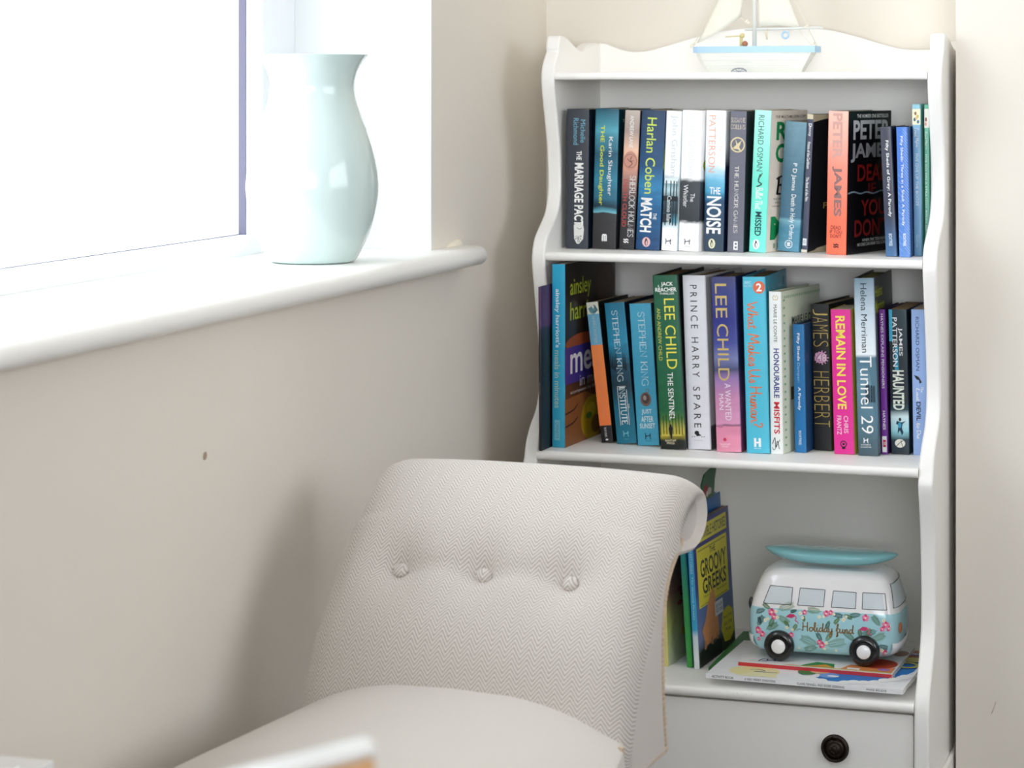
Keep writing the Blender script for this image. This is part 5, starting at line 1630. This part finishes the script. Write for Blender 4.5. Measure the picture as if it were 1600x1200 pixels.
for px, py, an, ln in ((1195, 956, 200, .014), (1203, 955, 150, .012), (1215, 955, 20, .022), (1208, 968, 250, .014), (1214, 965, -30, .018), (1245, 954, 200, .009), (1256, 962, 270, .008),
                       (1283, 954, 175, .018), (1300, 957, -10, .014), (1296, 968, 250, .012), (1318, 957, -20, .012), (1312, 962, 230, .011), (1345, 955, 190, .014),
                       (1375, 972, 130, .016), (1370, 980, 200, .020), (1392, 965, 80, .012), (1390, 985, -60, .014), (1182, 985, 60, .016), (1196, 990, 30, .018), (1188, 982, 110, .010),
                       (1233, 983, 130, .010), (1238, 990, 60, .011), (1278, 1010, 160, .024), (1284, 1004, 120, .013), (1290, 1003, 55, .014), (1290, 1010, 15, .026), (1277, 1014, 195, .018),
                       (1335, 999, 140, .018), (1345, 995, 100, .012), (1352, 993, 60, .014), (1360, 997, 25, .020), (1372, 1004, -20, .014), (1392, 1012, 50, .012)):
    frond(vx(px), vz(py), R(an), ln, random.choice(GRN), 13)
for px, py, r in ((1205, 960, 6), (1209, 967, 5), (1257, 957, 4), (1291, 957, 5), (1298, 955, 4), (1352, 960, 5.5), (1383, 970, 5.5), (1388, 976, 4.5), (1378, 977, 4), (1183, 992, 6), (1190, 998, 5),
                  (1236, 996, 4.5), (1284, 1010, 5.5), (1280, 1005, 4), (1382, 1018, 5.5), (1388, 1022, 4.5), (1184, 1007, 3)):
    flower(vx(px), vz(py), r / 1160, PK1, PK2)
for px, py, r in ((1212, 958, 3), (1214, 968, 3), (1250, 959, 3), (1254, 966, 2.5), (1280, 963, 3), (1287, 962, 2.5), (1303, 957, 2.5), (1318, 965, 3.5), (1322, 960, 2.5), (1380, 963, 3), (1392, 972, 3),
                  (1195, 974, 3), (1199, 971, 2.5), (1229, 984, 3), (1238, 987, 2.5), (1291, 1006, 3), (1288, 1016, 2.5), (1350, 995, 3), (1377, 1013, 3), (1395, 1015, 3), (1248, 1018, 2), (1306, 1018, 2)):
    bloom(vx(px), vz(py), r / 1160)
flamingo(vx(1237), vz(965), 1.0); flamingo(vx(1351), vz(979), 1.0)
va.n = 10
vs, fs = script_text('Holiday fund', .22)
va.fit(vs, fs, vx(1253), vz(996), vx(1335), vz(972), rgb(146, 112, 66))
va.stroke([(vx(1244), vz(988)), (vx(1249), vz(985)), (vx(1254), vz(987))], .0005, rgb(70, 90, 90))
va.build('printed_decoration', van)

# ------------------------------------------------------------------ model yacht on the top of the bookcase
yz = ZS['top'][1] + 0.0002
YY = 3.375


def yp(px, py):
    return on_y(px, py, YY)


yc = on_y(1178, 113, YY)
boat = tag(empty('model_yacht', (yc.x, YY, yz)), 'small white model sailing yacht with a pale blue rail on the bookcase top', 'model boat')
O = Vector((yc.x, YY, yz))


def bx(px):
    return yp(px, 113).x - yc.x


def bz(py):
    return yp(1178, py).z - yz


M_hull = wall_mat('chalky_white', rgb(226, 226, 219), 0.2)
M_rail = wall_mat('pale_blue_paint', rgb(176, 208, 232), 0.2)
M_sail = wall_mat('calico', rgb(230, 226, 212), 0.3)
M_line = paint(rgb(232, 226, 208), 0.8)
zd0, zd1 = bz(82), bz(72.5)
bm = bmesh.new()
rings = []
for j, (z, xl, xr, hw) in enumerate([(0.0, bx(1104), bx(1254), .012), (bz(105), bx(1098), bx(1258), .019), (bz(104.2), bx(1097), bx(1258.5), .0186), (bz(94), bx(1092), bx(1265), .024), (bz(93.2), bx(1091.5), bx(1265), .0236), (zd0, bx(1087), bx(1272), .027)]):
    ring = []
    for i in range(25):      # half outline stern to bow, port then starboard
        t = i / 24
        x = xr + (xl - xr) * t
        ring.append((x, -hw * min(1, (1 - t ** 2.2) ** .6 + .001) * (0.75 + .25 * min(1, t * 4)), z))
    full = ring + [(x, -y, z) for x, y, z in ring[::-1]]
    rings.append([bm.verts.new(p) for p in full])
for A, B in zip(rings, rings[1:]):
    for k in range(len(A)):
        bm.faces.new((A[k], A[(k + 1) % len(A)], B[(k + 1) % len(A)], B[k]))
bm.faces.new(rings[0]); bm.faces.new(rings[-1])
bmesh.ops.recalc_face_normals(bm, faces=bm.faces[:])
mesh_obj('hull', bm, M_hull, boat)
bm = bmesh.new()
rings = []
for z, g in ((zd0 - .0003, .001), (zd1, .002)):
    ring = []
    xl, xr = bx(1083), bx(1278)
    for i in range(25):
        t = i / 24
        ring.append((xr + (xl - xr) * t, -(.028 + g) * min(1, (1 - t ** 2.2) ** .6 + .001) * (0.78 + .22 * min(1, t * 4)), z))
    rings.append([bm.verts.new(p) for p in ring + [(x, -y, z) for x, y, z in ring[::-1]]])
A, B = rings
for k in range(len(A)):
    bm.faces.new((A[k], A[(k + 1) % len(A)], B[(k + 1) % len(A)], B[k]))
bm.faces.new(A); bm.faces.new(B)
bmesh.ops.recalc_face_normals(bm, faces=bm.faces[:])
mesh_obj('rail', bm, M_rail, boat)
MX = bx(1179)
bm = bmesh.new(); tube(bm, [(MX, 0, zd1 - .002), (MX, 0, bz(-130))], .0030, 10); mesh_obj('mast', bm, M_hull, boat)
bm = bmesh.new(); tube(bm, [(bx(1164), 0, bz(46)), (bx(1286), 0, bz(43.5))], .0019, 8); mesh_obj('boom', bm, M_hull, boat)


def sail(name, P, bulge, foot=0.0):
    """Triangular cloth between three corners (x, z), bellied out towards the room."""
    a, b_, c = P
    bm = bmesh.new(); n = 14; rows = []
    for i in range(n + 1):
        t = i / n
        row = []
        for k in range(n + 1):
            s = k / n
            x0, z0 = a[0] + (c[0] - a[0]) * t, a[1] + (c[1] - a[1]) * t
            x1, z1 = b_[0] + (c[0] - b_[0]) * t, b_[1] + (c[1] - b_[1]) * t
            z = z0 + (z1 - z0) * s + foot * math.sin(math.pi * s) * (1 - t)
            row.append(bm.verts.new((x0 + (x1 - x0) * s, -bulge * math.sin(math.pi * s) * (1 - t) ** .5 * 1.0 - .004 * (name == 'jib') * 0, z)))
        rows.append(row)
    for A, B in zip(rows, rows[1:]):
        for k in range(n):
            try:
                bm.faces.new((A[k], A[k + 1], B[k + 1], B[k]))
            except ValueError:
                pass
    bmesh.ops.remove_doubles(bm, verts=bm.verts[:], dist=1e-6)
    o = mesh_obj(name, bm, M_sail, boat, True)
    s = o.modifiers.new('solid', 'SOLIDIFY'); s.thickness = .0006
    return o


sail('jib', ((bx(1089), bz(67)), (bx(1158), bz(26)), (bx(1176), bz(-110))), .006, -.004)
sail('mainsail', ((bx(1185), bz(42)), (bx(1251), bz(44)), (bx(1183), bz(-128))), .006, .002)
bm = bmesh.new()
for pth in ([(bx(1084), 0, bz(71)), (MX, 0, bz(-125))], [(bx(1276), 0, bz(71)), (MX, 0, bz(-128))], [(bx(1158), -.001, bz(27)), (bx(1176), -.002, bz(44))],
            [(bx(1246), 0, bz(44)), (bx(1270), -.004, bz(72))]):
    tube(bm, pth, .0006, 5)
for px, py in ((1083, 69), (1087, 66), (1081, 72), (1272, 68), (1275, 71), (1170, 36), (1168, 33), (1259, 43), (1262, 41)):
    bmesh.ops.create_uvsphere(bm, u_segments=7, v_segments=5, radius=.0022, matrix=Matrix.Translation((bx(px), -.002, bz(py))))
mesh_obj('rigging', bm, M_line, boat)
bm = bmesh.new()
tube(bm, [(bx(1158), 0, zd1 - .001), (bx(1158), 0, bz(56))], .0022, 8); tube(bm, [(bx(1134), -.002, bz(57.5)), (bx(1164), -.002, bz(55.5))], .0009, 6)
bmesh.ops.create_uvsphere(bm, u_segments=10, v_segments=8, radius=.0035, matrix=Matrix.Translation((bx(1160), -.001, bz(55.5))))
mesh_obj('tiller', bm, paint(rgb(214, 200, 140), .6), boat, True)
bm = bmesh.new(); bmesh.ops.create_uvsphere(bm, u_segments=12, v_segments=8, radius=.0042, matrix=Matrix.Translation((bx(1166), -.008, bz(68.5))))
mesh_obj('bead', bm, paint(rgb(170, 110, 80), .5), boat, True)
bm = bmesh.new()
tube(bm, [(bx(1228) + .0045 * math.cos(2 * math.pi * i / 24), -.004, bz(55) + .0045 * math.sin(2 * math.pi * i / 24)) for i in range(24)], .0014, 6, None, True)
mesh_obj('lifebuoy', bm, M_rail, boat, True)
bm = bmesh.new(); tube(bm, [(bx(1197), -.002, bz(47)), (bx(1199), -.002, bz(62))], .0016, 6); mesh_obj('tassel', bm, paint(rgb(222, 212, 180), .8), boat)
ha = Art(lambda a, b_, l: Vector((a, -.0262 - l - .0016 * max(0, b_ / zd0 - .3), b_)))
ha.raw(*ribbon([(bx(1161) + .0105 * math.cos(math.pi * i / 16), .0004 + .0052 * math.sin(math.pi * i / 16)) for i in range(17)], .0016), rgb(120, 126, 136))
for i in range(5):
    a = math.pi * (i + .5) / 5
    ha.raw(*ribbon([(bx(1161), .0006), (bx(1161) + .009 * math.cos(a), .0004 + .0045 * math.sin(a))], .0009), rgb(130, 136, 146))
for py, x0, x1 in ((94, 1100, 1258), (103, 1106, 1250), (88, 1130, 1168), (97.5, 1156, 1180)):
    ha.n = 0
    ha.raw(*ribbon([(bx(x0 + (x1 - x0) * i / 8), bz(py + .5 * math.sin(i * 1.7))) for i in range(9)], .00045), rgb(196, 200, 196))
ha.build('painted_emblem', boat)

# ------------------------------------------------------------------ vase on the sill
vz0 = 0.8813
vp = on_z(488, 409, vz0)
vase = empty('vase', (vp.x, vp.y, vz0))
tag(vase, 'tall pale aqua glazed vase with a flared rim on the window sill', 'vase')
k = 0.000785
outer = [(0, 0), (60, 0), (65, 1.5), (70, 6), (82, 28), (93, 55), (100, 85), (103.5, 112), (102, 140), (96, 170), (87, 200), (77, 228), (69.5, 250), (66, 267), (66.5, 282), (71, 298), (78, 311), (86, 320.5), (88, 322.5)]
prof = [(p.x, p.y) for p in catmull([(a, b_, 0) for a, b_ in outer[2:]], 4)]
inner = [(r - 4, h - 0.5) for r, h in prof[::-1] if h > 8 and r > 10]
profile = [(0, 0), (60, 0)] + prof + [(87, 323.5)] + inner + [(0, 8)]
bm = bmesh.new(); lathe(bm, [(r * k, h * k) for r, h in profile], 72)
mesh_obj('body', bm, gloss_mat('aqua_vase_glaze', rgb(198, 215, 212), 0.13, 0.25), vase, True)

# ------------------------------------------------------------------ scroll-back upholstered chair
KS = 0.94
yawc = R(-4.2)
P0 = Vector((-1.040, 2.4834)) * KS
chair = tag(empty('upholstered_chair', (P0.x, P0.y, 0), (0, 0, yawc)), 'low cream herringbone chair with a buttoned scroll back before the bookcase', 'chair')
CW = 0.384
M_herr = fabric_mat('cream_herringbone', rgb(206, 200, 193), rgb(146, 136, 124))
M_stitch = fabric_mat('tan_stitching', rgb(196, 176, 152), rgb(120, 98, 76), False)
M_plain = fabric_mat('cream_weave', rgb(201, 194, 186), rgb(172, 162, 151), False)


def ch(w, s, h):
    return Vector((w * KS, s * KS, CZ - (CZ - h) * KS))


# closed profile of the back, (s, h): up the front, over the scroll, down the rear
pf = [(-.024, .372), (-.024, .408), (.006, .478), (.041, .522), (.082, .568), (.124, .609), (.162, .640), (.200, .660), (.238, .655), (.264, .634), (.272, .606), (.258, .582), (.226, .569), (.185, .570), (.150, .572), (.124, .553), (.110, .520),
      (.1075, .480), (.111, .426), (.120, .372)]
prof = catmull([(a, b_, 0) for a, b_ in pf], 7)
NP = len(prof)
arc = [0]
for a, b_ in zip(prof, prof[1:]):
    arc.append(arc[-1] + (b_ - a).length)
nrm = []
for i in range(NP):
    d = prof[min(i + 1, NP - 1)] - prof[max(i - 1, 0)]
    d.normalize(); nrm.append(Vector((-d.y, d.x, 0)))
i_top = max(range(NP), key=lambda i: prof[i].y)
arc_top = arc[i_top]
buttons = [(.0875, .5655), (.189, .5655), (.290, .5655)]
ib = min(range(i_top), key=lambda i: abs(prof[i].y - .558))
arc_b = arc[ib]
NW = 90
bm = bmesh.new(); uvl = bm.loops.layers.uv.new('UVMap')


def back_point(w, i):
    p = prof[i]; n_ = nrm[i]
    e = min(w, CW - w)
    a = arc[i]
    frontness = 1.0 if a < arc_top else max(0.0, 1 - (a - arc_top) / .06)
    # rounded side edges
    rad = .034
    q = max(0.0, (rad - e) / rad)
    off = -rad * .8 * (1 - math.sqrt(max(0.0, 1 - q * q))) * (.35 + .65 * frontness)
    # cushion belly with button pulls
    u = w / CW
    t = min(1.0, a / arc_top)
    belly = .030 * (1 - abs(2 * u - 1) ** 3.0) * (math.sin(math.pi * min(1, t * 1.02)) ** .7 if t < 1 else 0)
    pull = 0.0
    for bw, _ in buttons:
        r2 = ((w - bw) ** 2 + (a - arc_b) ** 2)
        pull += .005 * math.exp(-r2 / (2 * .0095 ** 2)) + .019 * math.exp(-r2 / (2 * .027 ** 2))
    if .06 < w < .31:
        pull += .006 * math.exp(-((a - arc_b) / .011) ** 2) * min(1, (w - .06) / .03, (.31 - w) / .03)
    dz = -.008 * abs(2 * u - 1) ** 3 if a > arc_top * .7 else 0
    v = p + n_ * (off + (belly - pull) * frontness)
    return ch(w, v.x, v.y + dz * frontness)


ws = [CW * (0.5 - 0.5 * math.cos(math.pi * i / NW)) * .35 + CW * i / NW * .65 for i in range(NW + 1)]
grid = [[bm.verts.new(back_point(w, i)) for i in range(NP)] for w in ws]
for a in range(NW):
    for i in range(NP - 1):
        f = bm.faces.new((grid[a][i], grid[a + 1][i], grid[a + 1][i + 1], grid[a][i + 1])); f.smooth = True
        for l, (ww, ii) in zip(f.loops, ((a, i), (a + 1, i), (a + 1, i + 1), (a, i + 1))):
            l[uvl].uv = (ws[ww], arc[ii])


def end_cap(ring, wv, hollow):
    edges = []
    n_ = len(ring)
    for i in range(n_):
        va_, vb_ = ring[i], ring[(i + 1) % n_]
        e = bm.edges.get((va_, vb_)) or bm.edges.new((va_, vb_))
        edges.append(e)
    if hollow:
        hol = [(.172, .600), (.190, .620), (.214, .634), (.236, .632), (.248, .616), (.245, .598), (.226, .586), (.204, .586), (.190, .592), (.180, .586)]
        hv = [bm.verts.new(ch(wv - .008, p.x, p.y)) for p in catmull([(a, b_, 0) for a, b_ in hol], 3, True)]
        hi = [bm.verts.new(ch(wv - .085, p.x, p.y)) for p in catmull([(a, b_, 0) for a, b_ in hol], 3, True)]
        m = len(hv)
        for i in range(m):
            edges.append(bm.edges.new((hv[i], hv[(i + 1) % m])))
            bm.faces.new((hv[i], hv[(i + 1) % m], hi[(i + 1) % m], hi[i])).smooth = True
        bm.faces.new(hi)
    r_ = bmesh.ops.triangle_fill(bm, use_beauty=True, use_dissolve=False, edges=edges)
    for g in r_['geom']:
        if isinstance(g, bmesh.types.BMFace):
            g.material_index = 1


end_cap(grid[0], 0.0, False)
end_cap(grid[-1], CW, True)
bot = [g[0] for g in grid] + [g[-1] for g in grid[::-1]]
bm.faces.new(bot)
for f in bm.faces:
    if f.material_index == 1 or len(f.verts) > 4 or not f.smooth:
        for l in f.loops:
            l[uvl].uv = (l.vert.co.y, l.vert.co.z)
bmesh.ops.recalc_face_normals(bm, faces=bm.faces[:])
back = mesh_obj('backrest', bm, [M_herr, M_plain], chair)
# buttons
for bw, _ in buttons:
    c = back_point(bw, ib); nn = (back_point(bw, ib + 3) - back_point(bw, ib - 3)).normalized()
    nv = Vector((0, -nn.z, nn.y)).normalized()
    bm = bmesh.new(); uvb = bm.loops.layers.uv.new('UVMap')
    bmesh.ops.create_uvsphere(bm, u_segments=20, v_segments=12, radius=1)
    rot = nv.to_track_quat('Z', 'Y').to_matrix().to_4x4()
    for v in bm.verts:
        v.co = (Matrix.Translation(c + nv * .0045) @ rot @ Matrix.Diagonal((.0086, .0086, .0056, 1))) @ v.co
    for f in bm.faces:
        for l in f.loops:
            l[uvb].uv = (l.vert.co.x, l.vert.co.z)
    mesh_obj('button', bm, M_herr, chair, True)


# stitched piping down the rear edge of the right side and along its foot
def piping(path, r=.0032, name='piping'):
    bm = bmesh.new()
    P = catmull(path, 12)
    ln = sum((b_ - a).length for a, b_ in zip(P, P[1:]))
    nseg = max(12, int(ln / .0011))
    # resample evenly
    out = []; acc = 0; tgt = 0; step = ln / nseg
    for a, b_ in zip(P, P[1:]):
        L_ = (b_ - a).length
        while tgt <= acc + L_ + 1e-9 and L_ > 0:
            out.append(a + (b_ - a) * ((tgt - acc) / L_)); tgt += step
        acc += L_
    tube(bm, out, r, 8, lambda t, n_=len(out): 1 + .14 * math.sin(t * n_ * 1.25))
    uvp = bm.loops.layers.uv.new('UVMap')
    for f in bm.faces:
        for l in f.loops:
            l[uvp].uv = (l.vert.co.y, l.vert.co.z)
    return mesh_obj(name, bm, M_stitch, chair)


def sidep(s, h, dw=.0015):
    return ch(CW - .0225 + dw, s, h)


piping([ch(CW - .006, .185, .590), ch(CW - .004, .170, .585), ch(CW - .004, .148, .572), ch(CW - .003, .124, .553), ch(CW - .003, .109, .520), ch(CW - .003, .1065, .480), ch(CW - .003, .110, .426), ch(CW - .003, .119, .375)])
piping([ch(CW - .003, .119, .375), ch(CW - .003, .07, .3735), ch(CW - .006, -.022, .372)])
piping([ch(CW - .002, -.027, .414), ch(CW - .001, -.032, .39), ch(CW + .000, -.034, .36)])

# seat: domed cushion with rounded edges
bm = bmesh.new(); uvs = bm.loops.layers.uv.new('UVMap')
NT = 96
S0, S1 = -.43, .022


def seat_xy(th):
    c, s = math.cos(th), math.sin(th)
    ex = 2 / 6.5
    a = math.copysign(abs(c) ** ex, c); b_ = math.copysign(abs(s) ** ex, s)
    sc_ = (S0 + S1) / 2 + b_ * (S1 - S0) / 2
    hw = .196 + .030 * (S1 - sc_) / (S1 - S0)
    return a * hw, sc_


def seat_z(x, s):
    hw = .196 + .030 * (S1 - s) / (S1 - S0)
    g = 1 - max(0.0, (-s - .26) / .17) ** 2.2
    return .404 + .053 * max(0.0, 1 - abs(x / hw) ** 2.8) * max(0.0, g)


RS = [(0.0, 1), (.12, 1), (.25, 1), (.4, 1), (.55, 1), (.68, 1), (.78, 1), (.86, 1), (.92, 1), (.96, 1), (.985, 1), (1.0, 1)]
rings = []
for r_, _ in RS:
    ring = []
    for i in range(NT):
        x, s = seat_xy(2 * math.pi * i / NT)
        cs = (S0 + S1) / 2
        if r_ == 0:
            ring = [bm.verts.new(ch(CW / 2, cs, seat_z(0, cs)))]
            break
        ring.append(bm.verts.new(ch(CW / 2 + x * r_, cs + (s - cs) * r_, seat_z(x * r_, cs + (s - cs) * r_))))
    rings.append(ring)
for z, g in ((.390, 1.008), (.375, 1.008), (.350, 1.0), (.325, .995)):
    ring = []
    for i in range(NT):
        x, s = seat_xy(2 * math.pi * i / NT); cs = (S0 + S1) / 2
        ring.append(bm.verts.new(ch(CW / 2 + x * g, cs + (s - cs) * g, z)))
    rings.append(ring)
for i in range(NT):
    bm.faces.new((rings[0][0], rings[1][i], rings[1][(i + 1) % NT]))
for A, B in zip(rings[1:], rings[2:]):
    for i in range(NT):
        bm.faces.new((A[i], B[i], B[(i + 1) % NT], A[(i + 1) % NT]))
bm.faces.new(rings[-1])
for f in bm.faces:
    f.smooth = True
    for l in f.loops:
        l[uvs].uv = (l.vert.co.x, l.vert.co.y + l.vert.co.z)
bmesh.ops.recalc_face_normals(bm, faces=bm.faces[:])
mesh_obj('seat', bm, M_plain, chair)
M_dark = wood_mat('dark_leg_wood', rgb(44, 32, 26), rgb(62, 46, 36))
for w_, s_, dw, ds in ((.03, .085, -.006, .05), (.347, .085, .006, .05), (.03, -.38, -.01, -.02), (.347, -.38, .01, -.02)):
    bm = bmesh.new()
    p1 = ch(w_, s_, .340); p1.z = ch(0, 0, .374 if s_ > 0 else .33).z
    p2 = Vector((p1.x + dw, p1.y + ds, 0.001))
    tube(bm, [p1, p1.lerp(p2, .3), p1.lerp(p2, .7), p2], .019, 12, lambda t: 1 - .42 * t)
    mesh_obj('leg', bm, M_dark, chair)

# ------------------------------------------------------------------ radiator under the window
rad = tag(empty('radiator', (XL, 1.83, .12)), 'white panel radiator low on the wall under the window', 'radiator')
M_rad = gloss_mat('radiator_enamel', rgb(246, 246, 246), .3, .3)
RZ, RYE = .533, 1.818
bm = bmesh.new(); box(bm, .068, .086, -1.0, RYE - 1.83, .02, RZ - .12 - .004); bevel(mesh_obj('front_panel', bm, M_rad, rad), .007, 4)
bm = bmesh.new(); box(bm, .02, .034, -1.0, RYE - 1.83, .02, RZ - .12 - .004); bevel(mesh_obj('rear_panel', bm, M_rad, rad), .005, 3)
bm = bmesh.new(); box(bm, .016, .088, -1.004, RYE - 1.83 + .004, RZ - .128, RZ - .12)
for i in range(40):
    box(bm, .03, .07, -.98 + i * .024, -.968 + i * .024, RZ - .1205, RZ - .119)
bevel(mesh_obj('top_grille', bm, M_rad, rad), .002, 2)
bm = bmesh.new(); box(bm, .018, .087, RYE - 1.83, RYE - 1.83 + .004, .03, RZ - .12 - .006); mesh_obj('end_panel', bm, M_rad, rad)
bm = bmesh.new(); box(bm, .0005, .02, -.9, -.86, .1, .36); box(bm, .0005, .02, -.16, -.12, .1, .36); mesh_obj('bracket', bm, M_rad, rad)
bm = bmesh.new(); tube(bm, [(.045, .03, .04), (.045, .03, -.119)], .0075, 12); tube(bm, [(.045, -.0, .04), (.045, .045, .04)], .011, 12)
mesh_obj('valve', bm, M_rad, rad)

# ------------------------------------------------------------------ blurred wooden dining chair close to the camera
M_oak = wood_mat('honey_oak', rgb(186, 136, 76), rgb(208, 160, 100))
E0 = on_z(574, 1147, .80)
dirv = Vector((-math.sin(YAW), math.cos(YAW), 0)) * math.cos(R(44)) + Vector((math.cos(YAW), math.sin(YAW), 0)) * math.sin(R(44))
ang = math.atan2(-dirv.y, -dirv.x)      # local +x runs from the visible rail end back towards the camera
dc = tag(empty('dining_chair', (E0.x, E0.y, 0), (0, 0, ang)), 'honey-coloured wooden chair with window sheen painted white on its top rail, blurred close to the lens', 'chair')
# local: x along the rail, y to the left of it; the rail's upright face looks at the camera
W_ = .42
Minv = Matrix.Rotation(-ang, 3, 'Z')
tocam = Minv @ (Vector((0, 0, 0)) - Vector((E0.x, E0.y, 0)))
sg = 1 if tocam.y > 0 else -1
Tk = .017
bm = bmesh.new(); prism(bm, [(0, 0), (W_, 0), (W_, sg * Tk), (.010, sg * Tk)], lambda p, t: (p[0], p[1], .715 if t == 0 else .7945)); bmesh.ops.recalc_face_normals(bm, faces=bm.faces[:]); bevel(mesh_obj('top_rail', bm, M_oak, dc), .004, 3)
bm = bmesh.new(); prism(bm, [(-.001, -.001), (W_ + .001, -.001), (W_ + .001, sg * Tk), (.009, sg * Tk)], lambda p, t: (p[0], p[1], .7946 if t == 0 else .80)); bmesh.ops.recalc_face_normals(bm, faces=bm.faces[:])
cp = bevel(mesh_obj('rail_sheen', bm, paint(rgb(226, 224, 220), .3, .4), dc), .002, 3); cp['label'] = 'white strip painted as window sheen on the rail'  # white strip stands in for the window's reflection on the wooden rail
bm = bmesh.new(); box(bm, .057, W_ - .06, 0.003, sg * .014, .58, .62); bmesh.ops.recalc_face_normals(bm, faces=bm.faces[:]); bevel(mesh_obj('cross_rail', bm, M_oak, dc), .004, 3)
for x0 in (.022, W_ - .06):
    bm = bmesh.new(); box(bm, x0, x0 + .035, -.004, sg * .0165, 0.001, .7149); bmesh.ops.recalc_face_normals(bm, faces=bm.faces[:]); bevel(mesh_obj('leg', bm, M_oak, dc), .004, 2)
fs_ = sg     # the seat lies on the camera side, below the frame
for x0 in (.005, W_ - .04):
    bm = bmesh.new(); box(bm, x0, x0 + .035, sg * .36, sg * .395, 0.001, .42); bmesh.ops.recalc_face_normals(bm, faces=bm.faces[:]); bevel(mesh_obj('leg', bm, M_oak, dc), .004, 2)
bm = bmesh.new(); box(bm, -.005, W_ + .005, sg * .026, sg * .41, .4202, .445); bmesh.ops.recalc_face_normals(bm, faces=bm.faces[:]); bevel(mesh_obj('seat', bm, M_oak, dc), .008, 3)
